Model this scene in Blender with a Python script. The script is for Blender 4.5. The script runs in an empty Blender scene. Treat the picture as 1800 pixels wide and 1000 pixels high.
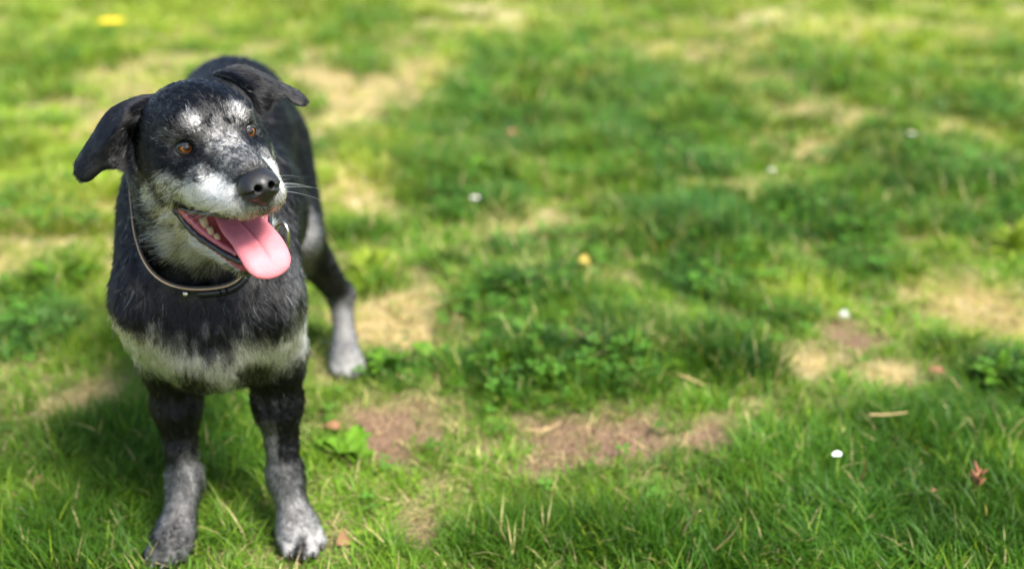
import bpy, math
import numpy as np
from mathutils import Vector, Matrix
rng = np.random.default_rng(7)
S = bpy.context.scene
COL = S.collection

# ------------------------------------------------------------------ camera, light, exposure
cam_d = bpy.data.cameras.new('camera'); cam = bpy.data.objects.new('camera', cam_d); COL.objects.link(cam)
CAM_H, CAM_P = 1.0, math.radians(21.5)
cam.location = (0, 0, CAM_H); cam.rotation_euler = (math.pi / 2 - CAM_P, 0, 0)
cam_d.sensor_width = 36.0; cam_d.lens = 40.0; cam_d.clip_start = 0.05; cam_d.clip_end = 400
cam_d.dof.use_dof = True; cam_d.dof.focus_distance = 1.385; cam_d.dof.aperture_fstop = 1.95
S.camera = cam
world = bpy.data.worlds.new('World'); S.world = world; world.use_nodes = True
SUN_EL, SUN_AZ = math.radians(53), math.radians(130)      # azimuth from +Y towards +X
wn = world.node_tree; wn.nodes.clear()
sky = wn.nodes.new('ShaderNodeTexSky'); sky.sky_type = 'NISHITA'; sky.sun_disc = False
sky.air_density = 1.0; sky.dust_density = 2.0; sky.ozone_density = .3; sky.sun_elevation = SUN_EL; sky.sun_rotation = SUN_AZ
bg = wn.nodes.new('ShaderNodeBackground'); bg.inputs['Strength'].default_value = 0.095
wo = wn.nodes.new('ShaderNodeOutputWorld')
wn.links.new(sky.outputs[0], bg.inputs[0]); wn.links.new(bg.outputs[0], wo.inputs[0])
sun_d = bpy.data.lights.new('sun', 'SUN'); sun_d.energy = 3.5; sun_d.angle = math.radians(22); sun_d.color = (1.0, .965, .89)
sun = bpy.data.objects.new('sun', sun_d); COL.objects.link(sun)
sdir = Vector((math.sin(SUN_AZ) * math.cos(SUN_EL), math.cos(SUN_AZ) * math.cos(SUN_EL), math.sin(SUN_EL)))
sun.rotation_euler = sdir.to_track_quat('Z', 'Y').to_euler(); sun.location = sdir * 30
S.view_settings.view_transform = 'Standard'; S.view_settings.look = 'None'
S.view_settings.exposure = 1.66; S.view_settings.gamma = 1.0; S.view_settings.use_curve_mapping = False
S.cycles.use_denoising = True
S.cycles.max_bounces = 8; S.cycles.transparent_max_bounces = 8
try:
    S.cycles_curves.shape = 'RIBBONS'; S.cycles_curves.subdivisions = 2
except Exception:
    pass

# ------------------------------------------------------------------ helpers
def mat(name):
    m = bpy.data.materials.new(name); m.use_nodes = True
    nt = m.node_tree; nt.nodes.clear()
    out = nt.nodes.new('ShaderNodeOutputMaterial'); b = nt.nodes.new('ShaderNodeBsdfPrincipled')
    nt.links.new(b.outputs[0], out.inputs[0])
    return m, nt, b
def node(nt, typ, **kw):
    n = nt.nodes.new(typ)
    for k, v in kw.items():
        if k in n.inputs: n.inputs[k].default_value = v
        else: setattr(n, k, v)
    return n
def mesh_np(name, V, F, material, parent=None, smooth=True):
    """V (n,3); F (m,k) array or list of arrays with constant k each."""
    me = bpy.data.meshes.new(name)
    Fs = F if isinstance(F, list) else [F]
    Fs = [np.asarray(f, dtype=np.int32) for f in Fs if len(f)]
    V = np.asarray(V, dtype=np.float32)
    me.vertices.add(len(V)); me.vertices.foreach_set('co', V.ravel())
    loops = np.concatenate([f.ravel() for f in Fs]); tot = np.concatenate([np.full(len(f), f.shape[1], dtype=np.int32) for f in Fs])
    st = np.concatenate([[0], np.cumsum(tot)[:-1]]).astype(np.int32)
    me.loops.add(len(loops)); me.loops.foreach_set('vertex_index', loops)
    me.polygons.add(len(tot)); me.polygons.foreach_set('loop_start', st)
    me.update(calc_edges=True); me.validate()
    if smooth: me.polygons.foreach_set('use_smooth', np.ones(len(me.polygons), dtype=bool))
    if material: me.materials.append(material)
    o = bpy.data.objects.new(name, me); COL.objects.link(o)
    if parent: o.parent = parent
    return o
def vcol(o, name, C):
    a = o.data.attributes.new(name, 'FLOAT_COLOR', 'POINT')
    a.data.foreach_set('color', np.concatenate([C, np.ones((len(C), 1))], 1).astype(np.float32).ravel())
def tag(o, label=None, cat=None, group=None, kind=None):
    for k, v in (('label', label), ('category', cat), ('group', group), ('kind', kind)):
        if v: o[k] = v
    return o
def norm(v): return v / np.maximum(np.linalg.norm(v, axis=-1, keepdims=True), 1e-9)
def sstep(a, b, x):
    t = np.clip((x - a) / (b - a), 0, 1); return t * t * (3 - 2 * t)
def hash3(ix, iy, iz, seed):
    h = (ix * 374761393 + iy * 668265263 + iz * 2147483647 + seed * 974711) & 0xffffffff
    h = ((h ^ (h >> 13)) * 1274126177) & 0xffffffff
    return ((h ^ (h >> 16)) & 0xffff) / 65535.0
def vnoise(P, scale, seed=0):
    """value noise 0..1 at points P (n,3)"""
    p = np.asarray(P, dtype=np.float64) * scale + 1000; i = np.floor(p).astype(np.int64); f = p - i; f = f * f * (3 - 2 * f)
    r = 0
    for dx in (0, 1):
        for dy in (0, 1):
            for dz in (0, 1):
                w = (f[:, 0] if dx else 1 - f[:, 0]) * (f[:, 1] if dy else 1 - f[:, 1]) * (f[:, 2] if dz else 1 - f[:, 2])
                r = r + w * hash3(i[:, 0] + dx, i[:, 1] + dy, i[:, 2] + dz, seed)
    return r

# ------------------------------------------------------------------ implicit surfaces
class Field:
    def __init__(s, lo, hi, h):
        s.lo = np.array(lo, dtype=np.float32); s.h = h
        s.n = np.ceil((np.array(hi) - s.lo) / h).astype(int) + 1
        s.a = np.full(s.n, 0.06, dtype=np.float32)
    def box(s, lo, hi):
        i0 = np.clip(np.floor((np.array(lo) - s.lo) / s.h).astype(int), 0, s.n); i1 = np.clip(np.ceil((np.array(hi) - s.lo) / s.h).astype(int) + 1, 0, s.n)
        sl = tuple(slice(a, b) for a, b in zip(i0, i1))
        g = [s.lo[k] + s.h * np.arange(i0[k], i1[k], dtype=np.float32) for k in range(3)]
        return sl, np.stack(np.meshgrid(*g, indexing='ij'), -1)
    def put(s, fn, lo, hi, k, op='u', m=0.05):
        sl, P = s.box(np.array(lo) - m, np.array(hi) + m)
        if P.size == 0: return
        d = fn(P); a = s.a[sl]
        if op == 'u':
            hh = np.maximum(k - np.abs(a - d), 0) / k; s.a[sl] = np.minimum(a, d) - hh * hh * k * .25
        else:
            d = -d; hh = np.maximum(k - np.abs(a - d), 0) / k; s.a[sl] = np.maximum(a, d) + hh * hh * k * .25
    def mesh(s):
        A = s.a; ins = A < 0; n = s.n
        c = np.zeros(n - 1, dtype=np.uint8)
        for dx in (0, 1):
            for dy in (0, 1):
                for dz in (0, 1):
                    c += ins[dx:n[0] - 1 + dx, dy:n[1] - 1 + dy, dz:n[2] - 1 + dz]
        act = (c > 0) & (c < 8); idx = np.argwhere(act); vid = np.full(act.shape, -1, dtype=np.int32); vid[act] = np.arange(len(idx))
        cor = {}
        for dx in (0, 1):
            for dy in (0, 1):
                for dz in (0, 1): cor[dx, dy, dz] = A[idx[:, 0] + dx, idx[:, 1] + dy, idx[:, 2] + dz]
        acc = np.zeros((len(idx), 3)); cnt = np.zeros(len(idx))
        for ax in range(3):
            for u in (0, 1):
                for v in (0, 1):
                    p = [0, 0, 0]; o = [q for q in range(3) if q != ax]; p[o[0]] = u; p[o[1]] = v
                    q = list(p); q[ax] = 1; a0 = cor[tuple(p)]; a1 = cor[tuple(q)]; m = (a0 < 0) != (a1 < 0)
                    t = np.where(m, a0 / np.where(m, a0 - a1, 1), 0)
                    pos = np.tile(np.array(p, dtype=float), (len(idx), 1)); pos[:, ax] = t
                    acc[m] += pos[m]; cnt[m] += 1
        V = s.lo + s.h * (idx + acc / cnt[:, None])
        Fs = []
        for ax in range(3):
            o = [q for q in range(3) if q != ax]
            s0 = [slice(None)] * 3; s1 = [slice(None)] * 3; s0[ax] = slice(0, -1); s1[ax] = slice(1, None)
            a0 = ins[tuple(s0)]; a1 = ins[tuple(s1)]
            E = np.argwhere(a0 != a1); E = E[(E[:, o[0]] > 0) & (E[:, o[1]] > 0) & (E[:, o[0]] < n[o[0]] - 1) & (E[:, o[1]] < n[o[1]] - 1)]
            fl = a0[tuple(E.T)]
            def vv(du, dv):
                e = E.copy(); e[:, o[0]] += du; e[:, o[1]] += dv; return vid[tuple(e.T)]
            q = np.stack([vv(-1, -1), vv(0, -1), vv(0, 0), vv(-1, 0)], 1)
            if ax == 1: fl = ~fl
            q[~fl] = q[~fl][:, ::-1]
            Fs.append(q)
        return V.astype(np.float32), np.concatenate(Fs).astype(np.int32)
def d_cone(P, a, b, ra, rb):
    a = np.asarray(a, dtype=np.float32); b = np.asarray(b, dtype=np.float32); ab = b - a
    t = np.clip(((P - a) @ ab) / max(float(ab @ ab), 1e-9), 0, 1)
    return np.linalg.norm(P - a - t[..., None] * ab, axis=-1) - (ra + (rb - ra) * t)
def d_ell(P, c, r, M=None):
    q = P - np.asarray(c, dtype=np.float32)
    if M is not None: q = q @ np.asarray(M, dtype=np.float32)
    r = np.asarray(r, dtype=np.float32); k0 = np.linalg.norm(q / r, axis=-1); k1 = np.linalg.norm(q / (r * r), axis=-1)
    return k0 * (k0 - 1) / np.maximum(k1, 1e-6)
def smooth_mesh(V, F, it=2, lam=.5):
    e = np.concatenate([F[:, [0, 1]], F[:, [1, 2]], F[:, [2, 3]], F[:, [3, 0]]]); e = np.concatenate([e, e[:, ::-1]])
    n = len(V); deg = np.bincount(e[:, 0], minlength=n)
    for k in range(it * 2):
        l = lam if k % 2 == 0 else -lam * 1.04
        acc = np.stack([np.bincount(e[:, 0], weights=V[e[:, 1], c], minlength=n) for c in range(3)], 1)
        V = V + l * (acc / deg[:, None] - V)
    return V.astype(np.float32)
def vnormals(V, F):
    fn = np.cross(V[F[:, 2]] - V[F[:, 0]], V[F[:, 3]] - V[F[:, 1]]) if F.shape[1] == 4 else np.cross(V[F[:, 1]] - V[F[:, 0]], V[F[:, 2]] - V[F[:, 0]])
    N = np.zeros_like(V, dtype=np.float64)
    for k in range(F.shape[1]):
        for c in range(3): N[:, c] += np.bincount(F[:, k], weights=fn[:, c], minlength=len(V))
    return norm(N)

# ------------------------------------------------------------------ ground
DIRT = [(0.152, 1.786, 0.193, 0.099), (-0.227, 1.828, 0.088, 0.133), (0.726, 2.208, 0.079, 0.117), (0.361, 1.79, 0.051, 0.072), (-0.141, 1.503, 0.044, 0.044), (0.104, 1.843, 0.125, 0.054)]
DRY_SUN = [(-0.576, 4.025, 0.175, 1.071), (0.094, 2.965, 0.234, 0.221), (-0.81, 4.883, 0.295, 0.486), (-0.452, 3.346, 0.104, 0.367), (1.391, 6.248, 0.525, 1.077), (1.113, 4.391, 0.289, 0.501), (0.977, 3.983, 0.224, 0.334), (1.058, 2.38, 0.142, 0.218), (-0.248, 2.268, 0.136, 0.185), (-1.339, 4.247, 0.237, 0.568), (-1.219, 2.965, 0.203, 0.295), (-1.25, 2.696, 0.086, 0.166), (-0.973, 2.825, 0.09, 0.271), (-0.808, 1.921, 0.065, 0.07), (0.272, 2.151, 0.107, 0.112), (0.60, 2.10, 0.085, 0.075), (-0.393, 4.883, 0.123, 0.737), (0.675, 5.414, 0.162, 0.59), (0.748, 2.044, 0.065, 0.06), (-0.175, 7.112, 0.419, 0.614), (0.182, 2.615, 0.126, 0.118)]  # dry turf, plus sun patches behind dog and at right coloured as dry
LUSH = [(0.334, 4.391, 0.735, 0.979), (1.492, 5.136, 0.437, 0.811), (1.305, 3.346, 0.261, 0.429), (-0.144, 3.471, 0.252, 0.392), (0.456, 2.87, 0.273, 0.279), (0.0, 5.414, 0.297, 0.59), (-2.215, 5.414, 0.27, 0.896), (-1.105, 2.502, 0.094, 0.201), (-1.028, 2.238, 0.11, 0.135), (0.125, 2.057, 0.217, 0.13), (0.039, 2.397, 0.169, 0.169), (0.885, 3.066, 0.209, 0.208), (1.939, 4.342, 0.198, 0.391), (0.966, 1.993, 0.1, 0.149), (0.447, 2.07, 0.103, 0.105), (-1.278, 7.235, 0.319, 0.763), (-0.82, 6.654, 0.197, 0.65), (1.01, 7.364, 0.325, 1.061), (0.233, 2.238, 0.11, 0.12), (-0.241, 2.07, 0.069, 0.079), (0.022, 1.993, 0.089, 0.086)]
YEL = [(-0.347, 2.588, 0.076, 0.174), (-0.334, 5.136, 0.154, 0.534), (-1.246, 3.04, 0.144, 0.257), (-1.18, 3.228, 0.152, 0.228), (1.065, 2.397, 0.156, 0.238), (0.665, 2.466, 0.106, 0.142), (-0.475, 3.536, 0.128, 0.545), (-1.991, 5.721, 0.171, 0.655), (-1.536, 3.536, 0.219, 0.545), (-1.967, 6.654, 0.82, 1.101), (1.802, 6.063, 0.481, 1.114)]  # yellow turf; the right-edge entry also tints in the sun patch
DEEP_SHADE = [(0.644, 1.584, 0.304, 0.258), (0.301, 1.458, 0.301, 0.104), (0.769, 1.811, 0.205, 0.148), (-0.593, 1.73, 0.257, 0.217), (0.695, 1.473, 0.217, 0.152), (-0.62, 1.45, 0.26, 0.12), (0.05, 1.47, .22, .09)]  # longer grass, with shade at lower right and beside the dog coloured in
PAWS = [(-.315, 1.45), (-.506, 1.43), (-.330, 2.05), (-.617, 2.11)]
def zone(X, Y, lst, jag=.35, seed=0):
    P = np.stack([X, Y, 0 * X], 1); n = (vnoise(P, 9, 100 + seed) - .5) * 1.2 + (vnoise(P, 28, 120 + seed) - .5) * 1.2 + (vnoise(P, 75, 130 + seed) - .5) * .9; r = np.zeros(len(X))
    for cx, cy, rx, ry in lst:
        q = np.sqrt(((X - cx) / rx) ** 2 + ((Y - cy) / ry) ** 2) + n * jag
        np.maximum(r, 1 - sstep(.45, 1.3, q), out=r)
    return r
def zones(X, Y):
    P = np.stack([X, Y, 0 * X], 1); near = sstep(1.0, 1.4, Y) * (1 - sstep(7, 9, Y)) * (1 - sstep(1.0, 1.7, np.abs(X) / (.45 * np.maximum(Y, .5))))
    bg1 = vnoise(P, 2.2, 140); bg2 = vnoise(P, 5.5, 150)
    out_dry = sstep(.60, .75, bg1) * (1 - near); out_l = sstep(.62, .75, bg2) * (1 - near)
    dirt = zone(X, Y, DIRT, .40, 1); dry = np.maximum(zone(X, Y, DRY_SUN, .45, 2), out_dry); lush = np.maximum(zone(X, Y, LUSH, .70, 3), out_l)
    dry = np.maximum(dry, .45 * sstep(.50, .68, bg2) * sstep(2.5, 3.3, Y)); lush = np.maximum(lush, .7 * sstep(.60, .72, vnoise(P, 6.5, 155)) * sstep(1.9, 2.4, Y))
    yel = zone(X, Y, YEL, .4, 4); yel = np.maximum(yel, .6 * sstep(2.0, 2.8, Y) * sstep(-.15, -.30, X / np.maximum(Y, .5)) * (.5 + .5 * bg1)); yel = np.maximum(yel, .85 * sstep(3.6, 6.5, Y) * bg2); deep = zone(X, Y, DEEP_SHADE, .3, 5)
    lush = lush * (1 - dirt); dry = dry * (1 - .8 * lush)
    return dirt, dry, lush, yel, deep
def height(X, Y, zn=None):
    P = np.stack([X, Y, 0 * X], 1); flat = np.ones(len(X))
    for px, py in PAWS: flat = np.minimum(flat, sstep(.06, .22, np.hypot(X - px, Y - py)))
    dirt, dry, lush, yel, deep = zones(X, Y) if zn is None else zn
    far = sstep(9, 40, np.hypot(X, Y))
    return flat * ((vnoise(P, 2.3, 160) - .5) * .03 + (vnoise(P, 7, 165) - .5) * .016 + lush * .014 - dirt * .014) + far * (vnoise(P, .08, 168) - .4) * 1.2 - .002
def axis_pts(c, half, step, far):
    a = list(np.arange(0, half, step)); s = step; x = a[-1]
    while x < far: s *= 1.22; x += s; a.append(x)
    a = np.array(a); return c + np.concatenate([-a[:0:-1], a])
gx = axis_pts(0, 3.6, .035, 120); gy = axis_pts(4.2, 4.4, .035, 120)
GX, GY = np.meshgrid(gx, gy, indexing='ij'); fx, fy = GX.ravel(), GY.ravel(); GZ = height(fx, fy)
I = np.arange(GX.size).reshape(GX.shape)
M_GROUND, nt, b = mat('soil_and_thatch')
a = node(nt, 'ShaderNodeAttribute', attribute_name='tint'); tc = node(nt, 'ShaderNodeTexCoord')
n1 = node(nt, 'ShaderNodeTexNoise', Scale=55.0, Detail=8.0, Roughness=.7); n2 = node(nt, 'ShaderNodeTexVoronoi', Scale=120.0); nt.links.new(tc.outputs['Object'], n1.inputs['Vector']); nt.links.new(tc.outputs['Object'], n2.inputs['Vector'])
rmp = node(nt, 'ShaderNodeMapRange'); nt.links.new(n1.outputs[0], rmp.inputs['Value']); rmp.inputs['From Min'].default_value = .3; rmp.inputs['From Max'].default_value = .7; rmp.inputs['To Min'].default_value = .62; rmp.inputs['To Max'].default_value = 1.35
mx = node(nt, 'ShaderNodeVectorMath', operation='SCALE'); nt.links.new(a.outputs['Color'], mx.inputs[0]); nt.links.new(rmp.outputs[0], mx.inputs['Scale']); nt.links.new(mx.outputs[0], b.inputs['Base Color'])
b.inputs['Roughness'].default_value = .95; b.inputs['Specular IOR Level'].default_value = .1
ad = node(nt, 'ShaderNodeMath', operation='ADD'); nt.links.new(n1.outputs[0], ad.inputs[0]); nt.links.new(n2.outputs['Distance'], ad.inputs[1])
bp = node(nt, 'ShaderNodeBump', Strength=.9, Distance=.010); nt.links.new(ad.outputs[0], bp.inputs['Height']); nt.links.new(bp.outputs[0], b.inputs['Normal'])
ground = mesh_np('ground', np.stack([fx, fy, GZ], 1), np.stack([I[:-1, :-1], I[1:, :-1], I[1:, 1:], I[:-1, 1:]], -1).reshape(-1, 4), M_GROUND)
dirt, dry, lush, yel, deep = zones(fx, fy)
SOIL = np.array((.195, .124, .080)); THATCH = np.array((.17, .17, .06)); STRAW_SUN = np.array((.52, .43, .24)); UNDER = np.array((.045, .075, .016))  # straw tone lightened to stand for sunlit turf as well
gc = np.tile(THATCH, (len(fx), 1)); gc = gc * (1 - dry[:, None]) + STRAW_SUN * dry[:, None]; gc = gc * (1 - lush[:, None]) + UNDER * lush[:, None]; gc = gc * (1 - deep[:, None] * .8) + UNDER * deep[:, None] * .8; gc = gc * (1 - dirt[:, None]) + SOIL * dirt[:, None]
vcol(ground, 'tint', gc); tag(ground, kind='structure')

# ------------------------------------------------------------------ grass
M_GRASS, nt, b = mat('grass_blade')
nt.nodes.clear(); out = nt.nodes.new('ShaderNodeOutputMaterial'); a = node(nt, 'ShaderNodeAttribute', attribute_name='tint')
pb = node(nt, 'ShaderNodeBsdfPrincipled', Roughness=.45); pb.inputs['Specular IOR Level'].default_value = .18; tr = node(nt, 'ShaderNodeBsdfTranslucent'); mxs = node(nt, 'ShaderNodeMixShader'); mxs.inputs[0].default_value = .38
br = node(nt, 'ShaderNodeVectorMath', operation='MULTIPLY'); br.inputs[1].default_value = (1.5, 1.35, .6)
nt.links.new(a.outputs['Color'], pb.inputs['Base Color']); nt.links.new(a.outputs['Color'], br.inputs[0]); nt.links.new(br.outputs[0], tr.inputs[0]); nt.links.new(pb.outputs[0], mxs.inputs[1]); nt.links.new(tr.outputs[0], mxs.inputs[2]); nt.links.new(mxs.outputs[0], out.inputs[0])
def blades(R, hgt, wid, head, lean, col, nseg=3, curl=None, g=rng):
    """R (n,3) roots -> arrays of V, F, C. A blade bends over along its heading."""
    n = len(R); d = np.stack([np.cos(head), np.sin(head), 0 * head], 1); s = np.stack([-np.sin(head), np.cos(head), 0 * head], 1)
    tw = g.uniform(-.9, .9, n); s = norm(s * np.cos(tw)[:, None] + d * np.sin(tw)[:, None]); rows = []; cols = []
    curl = lean if curl is None else curl
    for k in range(nseg + 1):
        t = k / nseg; a_ = lean + curl * t; f = hgt * t
        c = R + d * (f * np.sin(a_ * .8))[:, None] + np.array((0, 0, 1.)) * (f * np.cos(a_ * .8))[:, None]
        w = wid * (1 - t) ** .6 * .5 if k else wid * .42
        sh = .62 + .5 * t
        if k < nseg: rows += [c - s * w[:, None], c + s * w[:, None]]; cols += [col * (1 - .0 * sh), col]
        else: rows += [c]; cols += [col]
    m = 2 * nseg + 1; Vv = np.stack(rows, 1).reshape(-1, 3); Cc = np.stack(cols, 1).reshape(-1, 3); o = (np.arange(n) * m)[:, None]
    Q = np.concatenate([o + np.array([2 * k, 2 * k + 1, 2 * k + 3, 2 * k + 2]) for k in range(nseg - 1)]) if nseg > 1 else np.zeros((0, 4), int)
    T = o + np.array([2 * nseg - 2, 2 * nseg - 1, 2 * nseg]); return Vv, [Q, T], Cc
G_MID = np.array((.084, .210, .017)); G_YEL = np.array((.265, .365, .026)); G_DARK = np.array((.018, .080, .009)); G_BLUE = np.array((.060, .185, .050)); G_DRY_SUN = np.array((.54, .44, .21)); G_DEEP_SHADE = np.array((.028, .090, .006))  # deep tone has shade mixed in; dry tone is lightened for sun
def grass(name, n, x0, x1, y0, y1, hs, ws, nseg, seed, wedge=None, outside=None):
    g = np.random.default_rng(seed); nc = max(10, n // 7)
    cx = g.uniform(x0, x1, nc); cy = g.uniform(y0, y1, nc); ti = g.integers(0, nc, n); sp = .010 + .012 * g.random(nc) + .004 * np.maximum(0, y0 - 2)
    X = cx[ti] + g.normal(size=n) * sp[ti]; Y = cy[ti] + g.normal(size=n) * sp[ti]
    k = (X > x0) & (X < x1) & (Y > y0) & (Y < y1)
    if wedge: k &= np.abs(X) < wedge[0] + wedge[1] * Y
    if outside: k &= np.abs(X) > np.where(Y < 2.35, 1.5, np.where(Y < 4.2, np.minimum(3.2, 1.0 + .5 * Y), np.minimum(6.5, 1.2 + .5 * Y)))
    X, Y, ti = X[k], Y[k], ti[k]
    dirt, dry, lush, yel, deep = zones(X, Y); P = np.stack([X, Y, 0 * X], 1)
    D = .46 + (vnoise(P, 22, 207) - .5) * .9 + .6 * lush + .45 * deep + .35 * yel - .22 * dry - .66 * dirt + (vnoise(P, 14, 200) - .5) * .5 + (vnoise(P, 45, 205) - .5) * .5 * dry
    pd = np.full(len(X), 9.)
    for px, py in PAWS: pd = np.minimum(pd, np.hypot(X - px, Y - py))
    D *= .6 + .4 * sstep(.02, .07, pd)
    k = g.random(len(X)) < np.clip(D, .015, 1.) ; X, Y, ti = X[k], Y[k], ti[k]; dirt, dry, lush, yel, deep, P, pd = (q[k] for q in (dirt, dry, lush, yel, deep, P, pd)); n = len(X)
    h = hs * (.55 + .75 * g.random(n)) * (.72 + .70 * lush + .55 * deep + .3 * yel - .42 * dry - .25 * dirt) * (.55 + .6 * vnoise(P, 10, 210) + .45 * vnoise(P, 24, 211)) * (.62 + .38 * sstep(.02, .10, pd))
    th = g.uniform(0, 2 * math.pi, nc if nc > ti.max() else ti.max() + 1)[ti] + g.normal(size=n) * .7; lean = np.clip(.28 + .5 * g.random(n) + .35 * (vnoise(P, 6, 220) - .4) + .25 * dry, .05, 1.25)
    cl = np.clip(vnoise(P, 3.2, 230) * .9 + .5 * sstep(1.9, 3.2, Y) * sstep(.3, -.6, X / np.maximum(Y, 1) * 2) + .45 * sstep(2.2, 5, Y) + .35 * (vnoise(P, 11, 233) - .5), 0, 1)[:, None]; c = G_MID * (1 - cl) + (G_MID * .55 + G_YEL * .45) * cl
    for wgt, colr in ((np.clip(lush * (.10 + .75 * vnoise(P, 9, 240) + .65 * vnoise(P, 30, 241)), 0, 1), G_DARK), (lush * .6 * sstep(.5, .7, vnoise(P, 5, 250)), G_BLUE), (yel * .75, G_YEL), (dry * .55, G_YEL), (deep * .8, G_DEEP_SHADE)):
        c = c * (1 - wgt[:, None]) + colr * wgt[:, None]  # dry and deep weights also paint sun patches and shade into blades
    isd = g.random(n) < .04 + .34 * dry + .06 * yel + .15 * dirt - .02 * deep; c[isd] = c[isd] * .15 + G_DRY_SUN * .85
    yg = g.random(n) < .13 - .08 * deep; c[yg] = c[yg] * .45 + G_YEL * .55
    c = c * (.70 + .6 * g.random(n))[:, None] * (.72 + .5 * vnoise(P, 7.5, 245))[:, None]
    R = np.stack([X, Y, height(X, Y, (dirt, dry, lush, yel, deep)) - .003], 1); Vv, Fq, Cc = blades(R, h, ws * (.6 + .7 * g.random(n)), th, lean, c, nseg, g=g)
    o = mesh_np(name, Vv, Fq, M_GRASS, smooth=False); vcol(o, 'tint', Cc); print(name, n, len(o.data.polygons)); return o
if True:
    tag(grass('near_grass', 240000, -1.5, 1.5, .9, 2.35, .048, .0030, 3, 11), 'long green lawn grass in the foreground around the paws and bare soil', 'grass', kind='stuff')
    tag(grass('middle_grass', 400000, -3.2, 3.2, 2.35, 4.2, .052, .0048, 2, 12, (1.0, .50)), 'patchy clumped green lawn grass behind the dog', 'grass', kind='stuff')
    tag(grass('far_grass', 310000, -6.5, 6.5, 4.2, 9.6, .062, .0085, 2, 13, (1.2, .50)), 'out of focus lawn with yellow and dark green patches at the back', 'grass', kind='stuff')
    tag(grass('outer_grass', 120000, -10, 10, -1.5, 9.6, .060, .0120, 2, 16, outside=True), 'grass of the lawn to both sides of the dog', 'grass', kind='stuff')
    tag(grass('distant_grass', 45000, -16, 16, 9.6, 26, .085, .03, 2, 14), 'grass running on far beyond the lawn', 'grass', kind='stuff')
    tag(grass('nearest_grass', 40000, -1.5, 1.5, -1.5, .9, .055, .006, 2, 15), 'grass of the lawn nearest the viewer', 'grass', kind='stuff')
# ------------------------------------------------------------------ dog: pose frames
def rotm(yaw, pit, rol):
    B = np.array([[0, 1, 0], [-1, 0, 0], [0, 0, 1.]])
    c, s = math.cos(yaw), math.sin(yaw); Rz = np.array([[c, -s, 0], [s, c, 0], [0, 0, 1]])
    c, s = math.cos(pit), math.sin(pit); Ry = np.array([[c, 0, s], [0, 1, 0], [-s, 0, c]])
    c, s = math.cos(rol), math.sin(rol); Rx = np.array([[1, 0, 0], [0, c, -s], [0, s, c]])
    return B @ Rz @ Ry @ Rx
HR = rotm(math.radians(33.1), math.radians(-2.8), math.radians(6.5)); HT = np.array([-.3556, 1.3417, .6628]); HS = 1.035
JH = np.array([-.062, 0, -.055]); JA = math.radians(33)       # jaw hinge, opening
cJ, sJ = math.cos(JA), math.sin(JA)
JM = np.array([[cJ, 0, sJ], [0, 1, 0], [-sJ, 0, cJ]])          # nose-down rotation about the y axis
def jaw(p): return (np.asarray(p) - JH) @ JM.T + JH            # closed jaw -> open jaw, head frame
def unjaw(p): return (np.asarray(p) - JH) @ JM + JH
def h2w(p): return (np.asarray(p, dtype=float) * HS) @ HR.T + HT
def w2h(P): return ((P - HT) @ HR) / HS

FD = Field((-.80, 1.05, -.03), (-.12, 2.36, .82), .0032)
def hcone(a, b, ra, rb, k=.02, op='u', ysc=1.0):
    A, B = h2w(a), h2w(b); r = max(ra, rb) * HS * max(1, ysc)
    lo = np.minimum(A, B) - r; hi = np.maximum(A, B) + r
    FD.put(lambda P: d_cone(P, A, B, ra * HS, rb * HS), lo, hi, k, op)
def hell(c, r, k=.02, op='u', M=None):
    Cw = h2w(c); rr = max(r) * HS
    Q = HR.astype(np.float32) if M is None else (HR @ M).astype(np.float32)
    FD.put(lambda P: d_ell(P, Cw, np.array(r) * HS, Q), Cw - rr, Cw + rr, k, op)
def cone(a, b, ra, rb, k=.04, op='u'):
    a = np.array(a); b = np.array(b); r = max(ra, rb)
    FD.put(lambda P: d_cone(P, a, b, ra, rb), np.minimum(a, b) - r, np.maximum(a, b) + r, k, op)
def ell(c, r, k=.04, op='u', M=None):
    c = np.array(c); rr = max(r); FD.put(lambda P: d_ell(P, c, r, M), c - rr, c + rr, k, op)

# trunk
def ax(Y): return -.430 - (Y - 1.5) * .155
cone((ax(1.62), 1.62, .42), (ax(1.84), 1.84, .41), .122, .122, .06)
cone((ax(1.84), 1.84, .41), (ax(2.02), 2.02, .475), .117, .092, .06)
cone((ax(2.00), 2.00, .497), (ax(2.13), 2.13, .510), .105, .105, .05)
ell((ax(1.57), 1.57, .465), (.105, .12, .105), .05)
ell((ax(1.47), 1.49, .40), (.105, .09, .11), .05)                     # breast
ell((ax(1.45), 1.465, .34), (.08, .065, .07), .05)
cone((ax(1.58), 1.60, .345), (ax(1.8), 1.8, .335), .075, .07, .05)    # sternum
cone((ax(2.16), 2.20, .50), (ax(2.2)-.01, 2.27, .40), .026, .022, .03)
# neck
cone((ax(1.54), 1.56, .53), (-.425, 1.47, .60), .086, .080, .05)
cone((ax(1.47), 1.48, .475), (-.410, 1.41, .575), .074, .064, .04)
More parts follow.
